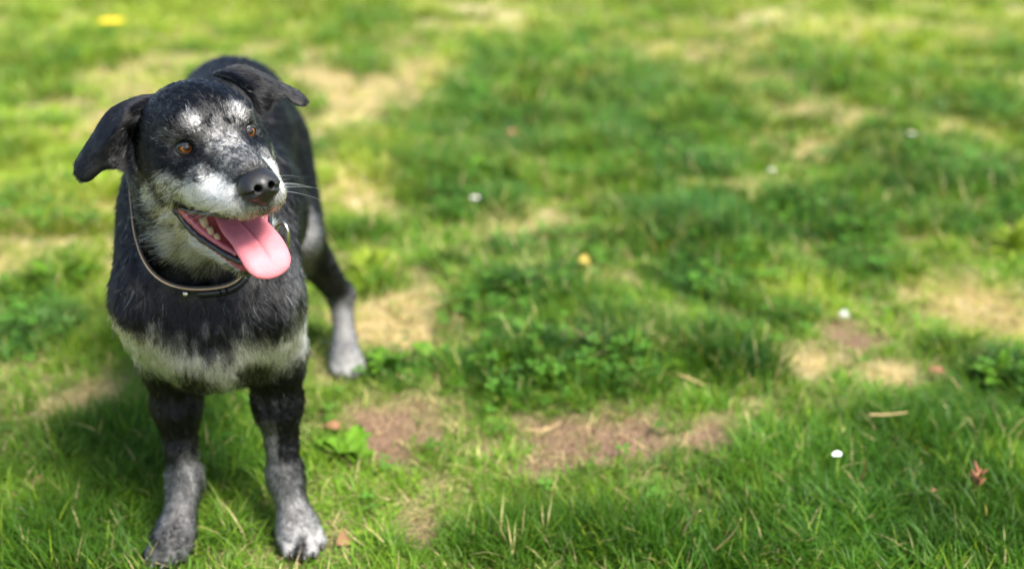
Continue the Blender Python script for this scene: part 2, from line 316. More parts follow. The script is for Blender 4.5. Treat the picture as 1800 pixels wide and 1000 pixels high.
# forelegs
for sx, sh, el, wr, pw, td in ((1, (-.352, 1.46, .40), (-.350, 1.515, .265), (-.345, 1.505, .095), (-.328, 1.475, .03), (.42, -.9)),
                           (-1, (-.490, 1.46, .40), (-.500, 1.515, .265), (-.497, 1.50, .09), (-.503, 1.455, .03), (-.18, -.98))):
    sh = np.array(sh)
    cone((ax(1.56) + sx * .070, 1.59, .53), sh, .040, .047, .05)
    cone(sh, np.array(el) + (0, .0, .03), .050, .041, .04)
    cone(np.array(el) + (0, 0, .03), np.array(el) + (0, 0, -.05), .039, .030, .03)
    cone(np.array(el) + (0, 0, -.05), wr, .0285, .0215, .03)
    ell(wr, (.0215, .0235, .030), .02)
    cone(wr, pw, .021, .026, .02)
    t = norm(np.array((td[0], td[1], 0.))); n = np.array((-t[1], t[0], 0))
    pw = np.array(pw); ell(pw + t * .014 + (0, 0, -.004), (.030, .035, .023), .02)
    for q, fw_ in ((-1.5, .022), (-.5, .038), (.5, .038), (1.5, .022)):
        c0 = pw + t * fw_ + n * q * .0155 + (0, 0, -.012); c1 = c0 + t * .020 + (0, 0, -.004)
        cone(pw + t * .01 + n * q * .012 + (0, 0, .0), c0, .012, .0120, .006); cone(c0, c1, .0122, .0105, .003)
# hind legs
for sx, hp, kn, hk, mt, pw, td in ((1, (-.462, 2.12, .45), (-.405, 2.02, .30), (-.350, 2.16, .125), (-.340, 2.11, .045), (-.335, 2.075, .028), (.3, -.95)),
                                   (-1, (-.590, 2.13, .44), (-.625, 2.04, .285), (-.622, 2.22, .135), (-.617, 2.17, .045), (-.617, 2.14, .028), (-.15, -.98))):
    hp = np.array(hp)
    cone(hp, kn, .070, .044, .05)
    cone(hp + (0, .06, 0), np.array(kn) + (0, .06, .02), .055, .035, .04)
    cone(kn, hk, .042, .024, .03)
    cone(np.array(hk) + (0, .012, .012), hk, .018, .022, .015)
    cone(hk, mt, .0235, .02, .02)
    t = norm(np.array((td[0], td[1], 0.))); n = np.array((-t[1], t[0], 0)); pw = np.array(pw)
    cone(mt, pw, .021, .025, .02); ell(pw + t * .012, (.03, .032, .024), .02)
    for q, fw_ in ((-1.5, .02), (-.5, .034), (.5, .034), (1.5, .02)):
        c0 = pw + t * fw_ + n * q * .015 + (0, 0, -.011); c1 = c0 + t * .016 + (0, 0, -.004)
        cone(pw + n * q * .011, c0, .013, .0125, .008); cone(c0, c1, .0125, .011, .006)
# head
hell((-.068, 0, -.002), (.082, .066, .058), .03)
hell((-.10, 0, -.03), (.06, .062, .06), .03)
for y in (-1, 1):
    hell((-.016, y * .027, .017), (.030, .023, .021), .02)              # brow
    hell((-.050, y * .048, -.045), (.048, .025, .040), .025)            # cheek
    hcone((.006, y * .030, -.054), (.084, y * .016, -.056), .027, .0215, .016)  # flews
    hcone((-.02, y * .034, -.03), (.03, y * .026, -.035), .026, .02, .02)
hcone((-.005, 0, -.018), (.092, 0, -.030), .029, .0215, .02)            # bridge
hcone((.085, 0, -.053), (.095, 0, -.052), .021, .019, .014)
for y in (-1, 1):                                                       # lower jaw
    hcone(jaw((-.045, y * .044, -.070)), jaw((.012, y * .034, -.086)), .018, .012, .015)
    hcone(jaw((.012, y * .034, -.086)), jaw((.066, y * .013, -.086)), .012, .011, .01)
hcone(jaw((-.03, 0, -.095)), jaw((.055, 0, -.096)), .028, .012, .015)
hcone((-.06, 0, -.085), jaw((-.01, 0, -.10)), .04, .03, .03)            # throat
for y in (-1, 1):                                                       # mouth slit towards the corner
    hcone((-.034, y * .060, -.079), (.004, y * .046, -.086), .0035, .010, .006, 'd'); hcone((.004, y * .046, -.086), (.03, y * .036, -.092), .010, .010, .006, 'd')
for y in (-1, 1): hell((.0020, y * .0375, -.003), (.0108, .0108, .0092), .006, 'd')    # sockets
V, F = FD.mesh(); V = smooth_mesh(V, F, 3); NV = vnormals(V, F)
print('body', len(V), len(F), V.min(0), V.max(0))
# ------------------------------------------------------------------ dog: materials
def attr_mat(name, attr, rough=.6, spec=.3, sss=0):
    m, nt, b = mat(name); a = node(nt, 'ShaderNodeAttribute', attribute_name=attr)
    nt.links.new(a.outputs['Color'], b.inputs['Base Color']); b.inputs['Roughness'].default_value = rough; b.inputs['Specular IOR Level'].default_value = spec
    return m, nt, b
M_SKIN, nt, b = attr_mat('dog_skin', 'tint', .55)
M_FUR, nt, b = attr_mat('dog_fur', 'tint', .42, .5)
out = [n for n in nt.nodes if n.type == 'OUTPUT_MATERIAL'][0]
hb = nt.nodes.new('ShaderNodeBsdfHairPrincipled'); hb.parametrization = 'COLOR'; hb.inputs['Roughness'].default_value = .22; hb.inputs['Radial Roughness'].default_value = .55
hb.inputs['Coat'].default_value = .0; hb.inputs['IOR'].default_value = 1.38
at = [n for n in nt.nodes if n.type == 'ATTRIBUTE'][0]; nt.links.new(at.outputs['Color'], hb.inputs['Color']); nt.links.new(hb.outputs[0], out.inputs[0])
def simple(name, col, rough=.5, spec=.5, metal=0., coat=0., bump=0., bscale=400., sss=0., var=0.):
    m, nt, b = mat(name); b.inputs['Base Color'].default_value = (*col, 1); b.inputs['Roughness'].default_value = rough
    b.inputs['Specular IOR Level'].default_value = spec; b.inputs['Metallic'].default_value = metal; b.inputs['Coat Weight'].default_value = coat; b.inputs['Coat Roughness'].default_value = .08
    if sss: b.inputs['Subsurface Weight'].default_value = sss; b.inputs['Subsurface Radius'].default_value = (.008, .003, .002); b.inputs['Subsurface Scale'].default_value = .6
    tc = node(nt, 'ShaderNodeTexCoord')
    if bump:
        n = node(nt, 'ShaderNodeTexNoise', Scale=bscale, Detail=3.0); bp = node(nt, 'ShaderNodeBump', Strength=bump, Distance=.001)
        nt.links.new(tc.outputs['Object'], n.inputs['Vector']); nt.links.new(n.outputs[0], bp.inputs['Height']); nt.links.new(bp.outputs[0], b.inputs['Normal'])
    if var:
        n2 = node(nt, 'ShaderNodeTexNoise', Scale=bscale * .12, Detail=4.0); mx = node(nt, 'ShaderNodeMix', data_type='RGBA')
        nt.links.new(tc.outputs['Object'], n2.inputs['Vector']); nt.links.new(n2.outputs[0], mx.inputs['Factor'])
        mx.inputs['A'].default_value = (*[c * (1 - var) for c in col], 1); mx.inputs['B'].default_value = (*[min(1, c * (1 + var)) for c in col], 1)
        nt.links.new(mx.outputs['Result'], b.inputs['Base Color'])
    return m
M_NOSE = simple('wet_nose_leather', (.006, .0055, .006), .36, .45, bump=.9, bscale=900, coat=.12)
M_TONGUE = simple('tongue_flesh', (.52, .160, .180), .55, .28, bump=.45, bscale=420, sss=.3, var=.20)
M_GUM = simple('gum_flesh', (.42, .10, .11), .25, .5, coat=.5, bump=.4, bscale=500, sss=.2, var=.4)
M_LIP = simple('black_lip', (.010, .009, .009), .28, .6, coat=.4, bump=.8, bscale=450)
M_TOOTH = simple('aged_tooth', (.40, .28, .15), .35, .5, coat=.3, bump=.3, bscale=500, var=.3)
M_CLAW = simple('dark_claw', (.03, .027, .025), .4)
M_LEATHER = simple('tan_leather', (.40, .29, .19), .55, .4, bump=.6, bscale=600, var=.35)
M_STRAP = simple('dark_strap', (.030, .024, .020), .5, .4, bump=.6, bscale=500, var=.3)
M_BLACKPL = simple('black_plastic', (.012, .013, .016), .30, .5, bump=.2, bscale=300)
M_METAL = simple('steel', (.62, .60, .55), .22, .5, metal=1.0, bump=.1, bscale=300)

# ------------------------------------------------------------------ dog: coat colour, flow and length (points on the surface)
EYE = [np.array((-.0068, y * .0368, -.004)) for y in (-1, 1)]; EYE_R = .0116
def blob(p, c, r, e=1.0):
    q = np.linalg.norm((p - np.asarray(c)) / np.asarray(r), axis=1); return 1 - sstep(.55 * e, 1.15, q)
def is_head(p): return 1 - sstep(.0, .05, np.linalg.norm((p - (-.04, 0, -.03)) / (1.15, .95, 1.05), axis=1) - .115)
def mouth_mask(P, N):
    p = w2h(P); n = N @ HR; pj = unjaw(p); nj = n @ JM
    ay = np.abs(p[:, 1]); reg = (p[:, 0] > -.055) & (ay < np.clip(.060 - .5 * (p[:, 0] + .035), .036, .060)) & (p[:, 2] < -.058) & (pj[:, 2] > -.092)
    inner = ((p[:, 0] < .055) | (p[:, 2] < -.088)) & (nj[:, 2] > .35) & (pj[:, 0] > -.05) & (pj[:, 2] < -.06)
    pal = (n[:, 2] < -.62) & (p[:, 2] < -.066) & (p[:, 0] < .085) & (p[:, 0] > -.02) & (ay < .032)
    back = (n[:, 0] > .5) & (p[:, 0] < .03) & (ay < .036)
    return reg & (inner | pal | back)
def white_of(P):
    """share of white hairs (0..1) and cream tint (0..1)"""
    p = w2h(P); ay = np.abs(p[:, 1]); mir = np.stack([p[:, 0], ay, p[:, 2]], 1); hd = is_head(p)
    n1 = vnoise(P, 90, 3) - .5; n2 = vnoise(P, 260, 5) - .5
    q = mir + np.stack([n1, vnoise(P, 90, 9) - .5, vnoise(P, 90, 11) - .5], 1) * .006
    w = np.full(len(P), .014)
    def mx(v): np.maximum(w, v, out=w)
    mx(.54 * blob(q, (.013, .027, .026), (.018, .0165, .0165), .35))                    # brow spots
    mx(.36 * blob(q, (.040, .0, .000), (.036, .028, .022)))                      # between the eyes
    mx(.12 * blob(q, (.005, .0, .022), (.016, .014, .016)))
    mx(.12 * blob(q, (-.01, .055, .012), (.03, .02, .012)))
    mx(.95 * blob(q, (.070, .034, -.048), (.062, .026, .028)))                   # flews
    mx(.97 * blob(q, (.100, .020, -.056), (.026, .024, .019)))
    mx(.90 * blob(q, (.035, .045, -.054), (.05, .026, .024)))
    mx(.70 * blob(q, (-.010, .062, -.046), (.034, .024, .022)))                  # under the eye
    mx(.66 * blob(q, (-.058, .078, -.062), (.022, .022, .018)))
    mx(.92 * blob(q, (-.030, .062, -.085), (.045, .03, .020)))                   # mouth corner
    mx(.22 * blob(q, (.036, .040, -.026), (.03, .014, .012)))
    pj = unjaw(q); mx(.95 * blob(pj, (-.005, .03, -.105), (.11, .050, .048)))       # lower jaw
    cream = np.maximum(.5 * blob(pj, (-.02, .03, -.1), (.10, .06, .035)), .6 * blob(q, (-.03, .06, -.09), (.05, .03, .025)))
    cream = np.maximum(cream, .45 * (1 - sstep(-.076, -.066, q[:, 2])) * (q[:, 0] > .03))
    mx(.92 * blob(q, (-.070, .0, -.145), (.060, .068, .045))); mx(.60 * blob(q, (-.085, -.0, -.185), (.05, .062, .034)))   # throat
    cream = np.maximum(cream, .45 * blob(q, (-.07, 0, -.15), (.05, .07, .06)))
    dk = np.maximum.reduce([.88 * blob(q, (.088, .0, -.014), (.045, .015, .016)), .85 * blob(q, (.012, .040, -.012), (.026, .017, .014)),
                            .8 * blob(q, (.0, .0, .038), (.018, .020, .012)), .6 * blob(q, (.028, .030, -.012), (.02, .012, .012)), .8 * blob(q, (.055, .020, -.014), (.05, .012, .012))])
    w *= 1 - dk
    mx(.18 * blob(q, (.085, .012, -.014), (.06, .02, .018)))
    st = vnoise(np.stack([p[:, 0] * .35, p[:, 1], p[:, 2]], 1), 620, 13) - .5
    wh = np.clip(w + (n1 * .15 + st * 1.25) * np.minimum(w, 1 - w) * 2.0, 0, 1)
    # trunk and legs
    x, y, z = P[:, 0], P[:, 1], P[:, 2]; w = np.full(len(P), .010)
    zz = z + n1 * .022 + (vnoise(P, 25, 21) - .5) * .02; u = np.clip((x + .405) / .1, -1.3, 1.3)
    front = 1 - sstep(1.50, 1.56, y)
    bz = zz - .012 * np.abs(u)
    bz2 = bz + (vnoise(P, 30, 23) - .5) * .030 + (vnoise(np.stack([x, y, z * .25], 1), 120, 24) - .5) * .030
    band = sstep(.262, .308, bz + (vnoise(P, 60, 25) - .5) * .02) * (1 - sstep(.340 + .012 * np.abs(u), .386 + .012 * np.abs(u), bz2)) * front
    dkp = np.maximum(blob(P, (-.443, 1.41, .298), (.036, .07, .032)), blob(P, (-.358, 1.42, .302), (.030, .07, .030)))
    mx(np.clip(.93 + n2 * .3 + n1 * .2, .5, .99) * band * (1 - .92 * dkp))
    mx(.80 * blob(P, (-.398, 1.41, .30), (.014, .05, .05)))
    mx(.03 * sstep(.37, .42, zz) * front * sstep(.55, .8, vnoise(P, 45, 31))); mx(.10 * front * blob(P, (-.30, 1.47, .40), (.05, .07, .09)))
    cream = np.maximum(cream, .30 * band)
    fl = front * (z < .28)
    lx = np.where(x > -.42, x + .345, -(x + .498))
    lst = vnoise(np.stack([x, y, z * .2], 1), 170, 44) - .5
    mx((.27 + .30 * lst) * fl * (1 - sstep(.06, .175, zz + lx * .8)))
    mx(.28 * fl * (x > -.42) * (1 - sstep(-.352, -.345, x + n1 * .01)) * (1 - sstep(.17, .22, zz)))
    w *= 1 - .75 * (x < -.42) * front * (1 - sstep(.035, .085, zz))
    pw = front * (x > -.42) * (1 - sstep(.03, .075, z)); mx(.40 * pw)
    w *= 1 - .92 * pw * (np.maximum(blob(P, (-.312, 1.42, .018), (.011, .03, .03)), (1 - sstep(-.352, -.330, x)) * (1 - sstep(.016, .03, z))))
    hind = sstep(1.85, 1.95, y)
    mx(.24 * hind * (1 - sstep(.08, .16, zz))); mx(.34 * hind * (1 - sstep(.03, .07, zz)))
    mx(.30 * blob(P, (-.375, 1.985, .33), (.035, .05, .10))); mx(.2 * blob(P, (-.395, 2.0, .25), (.03, .06, .07)))
    mx(.03 * sstep(1.6, 1.7, y) * sstep(.4, .8, vnoise(P, 14, 41)))
    wb = w
    return wh * hd + wb * (1 - hd), cream * np.maximum(hd, front * .9)
def flow_of(P, N):
    p = w2h(P); hd = is_head(p)[:, None]; ay = np.sign(p[:, 1])[:, None]
    d = np.tile(np.array((-1., 0, 0)), (len(P), 1))
    up = blob(p, (-.01, 0, .03), (.06, .06, .035))[:, None]; d = d + up * np.array((0, 0, .8)) + up * ay * np.array((0, .25, 0))
    ch = blob(np.abs(p) * (-1, 1, -1) if False else np.stack([p[:, 0], np.abs(p[:, 1]), p[:, 2]], 1), (-.03, .06, -.05), (.09, .04, .06))[:, None]
    d = d + ch * np.array((0, 0, -.5)) + ch * ay * np.array((0, .15, 0))
    fl = blob(np.stack([p[:, 0], np.abs(p[:, 1]), p[:, 2]], 1), (.07, .035, -.055), (.06, .03, .035))[:, None]
    d = d + fl * np.array((.35, 0, -.7)); dh = d @ HR.T
    x, y, z = P[:, 0], P[:, 1], P[:, 2]; back = sstep(1.5, 1.68, y)[:, None]; leg = (1 - sstep(.24, .32, z))[:, None]
    db = back * np.array((0, .85, -.45)) + (1 - back) * (np.array((0, -.15, -1.)) + np.stack([(x + .42) * 3.0, 0 * x, 0 * x], 1))
    db = db * (1 - leg) + leg * np.array((0, .12, -1.))
    return norm(hd * dh + (1 - hd) * db)
COLLAR = []      # filled below, loop of points
def length_of(P):
    p = w2h(P); hd = is_head(p); L = np.full(len(P), .0105)
    mz = sstep(-.01, .05, p[:, 0]); L = L * (1 - mz) + .0048 * mz
    up = blob(p, (-.05, 0, .03), (.08, .08, .05)); L = L * (1 - .25 * up)
    ch = sstep(.02, .08, -p[:, 0]) * sstep(.02, .07, -p[:, 2]); L = L + .010 * ch
    thr = sstep(.09, .13, -p[:, 2]); L = L + .010 * thr * (1 - mz)
    for c in EYE: L *= .35 + .65 * sstep(.012, .032, np.linalg.norm(p - c, axis=1))
    z = P[:, 2]; B = .017 - .008 * (1 - sstep(.14, .30, z)) - .003 * (1 - sstep(.02, .08, z)); B = np.where(P[:, 1] > 1.62, B * .8, B)
    out = L * hd + B * (1 - hd)
    if len(COLLAR):
        d = np.full(len(P), 1.)
        for k in range(0, len(COLLAR)): d = np.minimum(d, np.linalg.norm(P - COLLAR[k], axis=1))
        out = out * (.30 + .70 * sstep(.008, .024, d))
    return out
WHITE = np.array((.69, .675, .65)); CREAM = np.array((.50, .41, .27)); BLACK = np.array((.0020, .0020, .0024))
def tri_of(V, F): return V[F[:, [0, 1, 2]]], V[F[:, [0, 2, 3]]]
def make_fur(name, V, F, N, parent, dens, lift=.30, keep=None, whitefn=white_of, flowfn=flow_of, lenfn=length_of, radfn=None, npt=5, seed=1, cl_amt=1.0):
    g = np.random.default_rng(seed)
    T = np.concatenate([F[:, [0, 1, 2]], F[:, [0, 2, 3]]]); A = .5 * np.linalg.norm(np.cross(V[T[:, 1]] - V[T[:, 0]], V[T[:, 2]] - V[T[:, 0]]), axis=1)
    c = V[T].mean(1); ex = A * dens(c); cnt = g.poisson(ex); ti = np.repeat(np.arange(len(T)), cnt); n = len(ti)
    r1 = np.sqrt(g.random(n)); r2 = g.random(n); w = np.stack([1 - r1, r1 * (1 - r2), r1 * r2], 1)
    P = np.einsum('ij,ijk->ik', w, V[T[ti]].astype(np.float64)); Nn = norm(np.einsum('ij,ijk->ik', w, N[T[ti]]))
    if keep is not None:
        k = keep(P, Nn); P, Nn = P[k], Nn[k]; n = len(P)
    d = flowfn(P, Nn)
    for sc, am, sd in ((45, .5 * cl_amt, 51), (160, .55 * cl_amt, 61)):
        d = d + am * (np.stack([vnoise(P, sc, sd + q) for q in range(3)], 1) - .5)
    d = d + .15 * g.normal(size=(n, 3)); tn = norm(d - (d * Nn).sum(1, keepdims=True) * Nn)
    L = lenfn(P) * (.65 + .6 * g.random(n)) * np.where(g.random(n) < .05, 1.6, 1.0); lf = lift * (.6 + .8 * g.random(n)) * (.6 + .8 * vnoise(P, 70, 77))
    tt = np.linspace(0, 1, npt); pts = np.empty((n, npt, 3), dtype=np.float32)
    cl = (np.stack([vnoise(P, 220, 81 + q) for q in range(3)], 1) - .5) * .5 * cl_amt
    for i, t in enumerate(tt):
        pts[:, i] = P - Nn * .0006 + L[:, None] * (tn * (t * (1 - .12 * t)) + Nn * (lf * (t - .55 * t * t))[:, None] + cl * t * t)
    ws, cr = whitefn(P); u = g.random(n); leg_ = 1 - sstep(.20, .28, P[:, 2]); iw = u < np.where(ws < .75, ws * (.62 - .36 * leg_), ws)
    cw = WHITE * (1 - cr[:, None]) + CREAM * cr[:, None]; cw = cw * (.62 + .38 * g.random(n))[:, None]
    grey = g.random(n)[:, None]; cb = BLACK * (.6 + 1.1 * grey)
    part = (np.where(ws > .06, np.clip(ws * .9, 0, .6), 0) * (g.random(n) * (1 - .6 * leg_) + .55 * leg_))[:, None]
    C = np.where(iw[:, None], cw, cb + part * cw * .6)
    hc = bpy.data.hair_curves.new(name); hc.add_curves([npt] * n)
    hc.attributes['position'].data.foreach_set('vector', pts.ravel())
    ra = hc.attributes.get('radius') or hc.attributes.new('radius', 'FLOAT', 'POINT')
    rad = (radfn(P) if radfn else np.full(n, .00026)) * (.7 + .6 * g.random(n)); ra.data.foreach_set('value', (rad[:, None] * np.linspace(1, .3, npt)).astype(np.float32).ravel())
    ca = hc.attributes.new('tint', 'FLOAT_COLOR', 'CURVE'); ca.data.foreach_set('color', np.concatenate([C, np.ones((n, 1))], 1).astype(np.float32).ravel())
    hc.materials.append(M_FUR); o = bpy.data.objects.new(name, hc); COL.objects.link(o); o.parent = parent
    print(name, n); return o
def mean_coat(P):
    w, cr = white_of(P); cw = WHITE * (1 - cr[:, None]) + CREAM * cr[:, None]; return (BLACK * (1 - w[:, None]) + cw * w[:, None]) * .8

# ------------------------------------------------------------------ dog: build
dog = bpy.data.objects.new('dog', None); COL.objects.link(dog)
tag(dog, 'black dog with greying muzzle and white chest standing on the grass, tongue out', 'dog')
body = mesh_np('body', V, F, M_SKIN, dog)
MM = mouth_mask(V, NV); cc = mean_coat(V.astype(np.float64)); cc[MM] = (.30, .06, .065); cc[MM & ((NV @ HR)[:, 2] < -.3)] = (.014, .009, .009); cc[np.linalg.norm((w2h(V) - (.115, 0, -.038)) / (.026, .025, .024), axis=1) < 1] = (.006, .0055, .006); vcol(body, 'tint', cc)

# collar loop on the neck: points where a tilted plane leaves the neck
def fsample(p):
    q = (p - FD.lo) / FD.h; i = np.clip(np.floor(q).astype(int), 0, FD.n - 2); f = q - i; r = 0
    for dx in (0, 1):
        for dy in (0, 1):
            for dz in (0, 1): r += (f[0] if dx else 1 - f[0]) * (f[1] if dy else 1 - f[1]) * (f[2] if dz else 1 - f[2]) * FD.a[i[0] + dx, i[1] + dy, i[2] + dz]
    return r
pa, pb, pc = np.array((-.500, 1.470, .553)), np.array((-.426, 1.385, .424)), np.array((-.325, 1.482, .548))
pn = norm(np.cross(pb - pa, pc - pa)); pn = pn if pn[2] > 0 else -pn
cen = np.array((-.415, 1.475, .535)); cen = cen - pn * ((cen - pa) @ pn)
e1 = norm(np.array((1., 0, 0)) - pn * pn[0]); e2 = np.cross(pn, e1)
loop = []; LN = 96
for k in range(LN):
    a = 2 * math.pi * k / LN; d = e1 * math.cos(a) + e2 * math.sin(a); r = .02
    while r < .125 and fsample(cen + d * r) < .0005: r += .001
    loop.append(r)
loop = np.array(loop)
for _ in range(6): loop = .25 * np.roll(loop, 1) + .5 * loop + .25 * np.roll(loop, -1)
LP = np.array([cen + (e1 * math.cos(2 * math.pi * k / LN) + e2 * math.sin(2 * math.pi * k / LN)) * (loop[k] + .001) for k in range(LN)])
COLLAR.extend(list(LP[::2]))

def dens_body(c):
    p = w2h(c); h = is_head(p); z = c[:, 2]
    near = 1 - sstep(1.62, 1.8, c[:, 1])
    return h * 0.95e6 + (1 - h) * (2.6e5 + 2.6e5 * near + 2e5 * near * (z < .28))
NOSE_C = np.array((.115, 0, -.036))
def keep_body(P, N):
    p = w2h(P); k = ~mouth_mask(P, N)
    for c in EYE: k &= ~((np.linalg.norm(p - c, axis=1) < .0136) & (p[:, 0] > -.012))
    k &= ~(np.linalg.norm((p - NOSE_C) / (.020, .019, .017), axis=1) < 1)
    k &= P[:, 2] > .004
    return k
def rad_body(P):
    h = is_head(w2h(P)); return (.00040 * h) + .00042 * (1 - h)
if True:
    make_fur('fur', V.astype(np.float64), F, NV, body, dens_body, keep=keep_body, radfn=rad_body)

# whiskers: a few long hairs on the lips, chin and brows
if True:
    wp = []
    for sy in (-1, 1):
        for k in range(13):
            b_ = np.array((rng.uniform(.070, .100), sy * rng.uniform(.024, .034), rng.uniform(-.060, -.042))); d_ = norm(np.array((rng.uniform(-.35, .35), sy * 1.0, rng.uniform(-.30, .25)))); L_ = rng.uniform(.028, .055)
            wp.append([h2w(b_ + d_ * L_ * t + np.array((-.35, 0, -.25)) * L_ * t * t) for t in np.linspace(0, 1, 7)])
        for k in range(4):
            b_ = np.array((.012, sy * rng.uniform(.022, .036), .024)); d_ = norm(np.array((.7, sy * .4, .8))); L_ = rng.uniform(.012, .024); wp.append([h2w(b_ + d_ * L_ * t) for t in np.linspace(0, 1, 7)])
    hc = bpy.data.hair_curves.new('whiskers'); hc.add_curves([7] * len(wp)); hc.attributes['position'].data.foreach_set('vector', np.array(wp, dtype=np.float32).ravel())
    ra = hc.attributes.get('radius') or hc.attributes.new('radius', 'FLOAT', 'POINT'); ra.data.foreach_set('value', np.tile(np.linspace(.00028, .00008, 7), len(wp)).astype(np.float32))
    ca = hc.attributes.new('tint', 'FLOAT_COLOR', 'CURVE'); ca.data.foreach_set('color', np.array([(*(BLACK * 2 if rng.random() < .4 else WHITE), 1) for _ in wp], dtype=np.float32).ravel())
    hc.materials.append(M_FUR); wo_ = bpy.data.objects.new('whiskers', hc); COL.objects.link(wo_); wo_.parent = dog

# ears
EARS = {-1: [[(-0.1066, -0.0092, 0.0386), (-0.1038, -0.0291, 0.0337), (-0.0978, -0.0493, 0.0218), (-0.1042, -0.0589, -0.0017), (-0.0909, -0.0725, -0.0209)], [(-0.1323, -0.0319, 0.0391), (-0.1071, -0.0515, 0.0386), (-0.0893, -0.0709, 0.0283), (-0.115, -0.0692, -0.0045), (-0.0726, -0.0822, -0.0328)], [(-0.1499, -0.054, 0.0362), (-0.1201, -0.0712, 0.0288), (-0.0934, -0.09, 0.0135), (-0.112, -0.0843, -0.0166), (-0.0817, -0.0891, -0.0349)], [(-0.1547, -0.0798, 0.0273), (-0.1263, -0.0923, 0.016), (-0.1017, -0.1049, -0.0002), (-0.103, -0.1009, -0.0178), (-0.096, -0.099, -0.0299)], [(-0.1481, -0.1086, 0.0037), (-0.125, -0.1182, -0.0057), (-0.1129, -0.1204, -0.0158), (-0.1084, -0.1177, -0.0243), (-0.107, -0.1121, -0.0305)], [(-0.1404, -0.1353, -0.0197), (-0.1268, -0.1383, -0.0265), (-0.1182, -0.1373, -0.033), (-0.1145, -0.1346, -0.0373), (-0.1144, -0.1286, -0.0404)]],
        1: [[(-0.116, 0.0456, 0.0493), (-0.0828, 0.0572, 0.0449), (-0.0621, 0.0677, 0.0273), (-0.0527, 0.0734, 0.0022)], [(-0.1328, 0.081, 0.052), (-0.0923, 0.0836, 0.0465), (-0.0665, 0.0857, 0.0333), (-0.0577, 0.087, 0.0039)], [(-0.127, 0.1038, 0.0425), (-0.0895, 0.1008, 0.0365), (-0.0689, 0.0985, 0.0286), (-0.061, 0.0976, 0.0111)], [(-0.1089, 0.1221, 0.0272), (-0.0808, 0.1163, 0.0246), (-0.0677, 0.1137, 0.0195), (-0.0594, 0.1127, 0.0136)], [(-0.0963, 0.1352, 0.0168), (-0.0733, 0.1303, 0.0135), (-0.0611, 0.1264, 0.0087), (-0.0543, 0.122, 0.0019)], [(-0.0842, 0.1407, 0.0112), (-0.0659, 0.1375, 0.0069), (-0.0587, 0.1357, 0.0024), (-0.0527, 0.1312, -0.003)]]}
def crom(P, n):
    """Catmull-Rom resample of rows P (k,...) to n samples"""
    P = np.asarray(P, dtype=float); k = len(P); Q = np.concatenate([2 * P[:1] - P[1:2], P, 2 * P[-1:] - P[-2:-1]]); out = []
    for t in np.linspace(0, k - 1, n):
        i = min(int(t), k - 2); f = t - i; a, b_, c, d = Q[i], Q[i + 1], Q[i + 2], Q[i + 3]
        out.append(.5 * (2 * b_ + (c - a) * f + (2 * a - 5 * b_ + 4 * c - d) * f * f + (3 * b_ - a - 3 * c + d) * f ** 3))
    return np.array(out)
def sheet(G, th):
    """closed sheet of thickness th round a grid of points G (m,n,3); edges rounded"""
    m, n = G.shape[:2]; du = np.gradient(G, axis=0); dv = np.gradient(G, axis=1); N = norm(np.cross(du, dv))
    e = np.minimum.outer(np.minimum(np.arange(m) + 4, m - 1 - np.arange(m)), np.full(n, 99)); e2_ = np.minimum(np.arange(n), n - 1 - np.arange(n))
    t = th * .5 * np.sqrt(np.clip(np.minimum(e, e2_[None, :]) / 2.5, .04, 1))[..., None]
    Vv = np.concatenate([(G + N * t).reshape(-1, 3), (G - N * t).reshape(-1, 3)]); I = np.arange(m * n).reshape(m, n)
    q = np.stack([I[:-1, :-1], I[1:, :-1], I[1:, 1:], I[:-1, 1:]], -1).reshape(-1, 4); Q = [q, q[:, ::-1] + m * n]
    rim = list(I[0, :]) + list(I[1:, -1]) + list(I[-1, -2::-1]) + list(I[-2:0:-1, 0]); rim = np.array(rim); nx = np.roll(rim, -1)
    Q.append(np.stack([rim, nx, nx + m * n, rim + m * n], 1)); return Vv, np.concatenate(Q)
for sy in (-1, 1):
    G = crom(np.asarray(EARS[sy]), 30); G = np.swapaxes(crom(np.swapaxes(G, 0, 1), 20), 0, 1)
    tipd = norm(G[-1].mean(0) - G[-8].mean(0)); u = np.linspace(-1, 1, 20)
    for i in range(22, 30): G[i] += tipd * ((i - 22) / 7) ** 2 * .005 * (1 - np.abs(u)[:, None] ** 2.2)
    Vl, Fe = sheet(h2w(G), .0040)
    ear = mesh_np('ear', Vl, Fe, M_SKIN, dog); vcol(ear, 'tint', np.tile(BLACK * 1.0, (len(Vl), 1)))
    Ne = vnormals(Vl, Fe); c0 = h2w(G[:4].reshape(-1, 3).mean(0)[None])[0]; axis_ = norm(h2w(G[-1].mean(0)) - c0)
    def eflow(P, N, a=axis_): return np.tile(a, (len(P), 1)) + .15 * norm(P - c0)
    def ewhite(P): return np.full(len(P), .006), np.zeros(len(P))
    def elen(P, c=c0): return .0052 + .007 * (1 - sstep(.02, .07, np.linalg.norm(P - c, axis=1)))
    make_fur('fur', Vl, Fe, Ne, ear, lambda c: np.full(len(c), 1.3e6), lift=.25, whitefn=ewhite, flowfn=eflow, lenfn=elen, radfn=lambda P: np.full(len(P), .00020), npt=4, seed=5 + sy, cl_amt=.35)

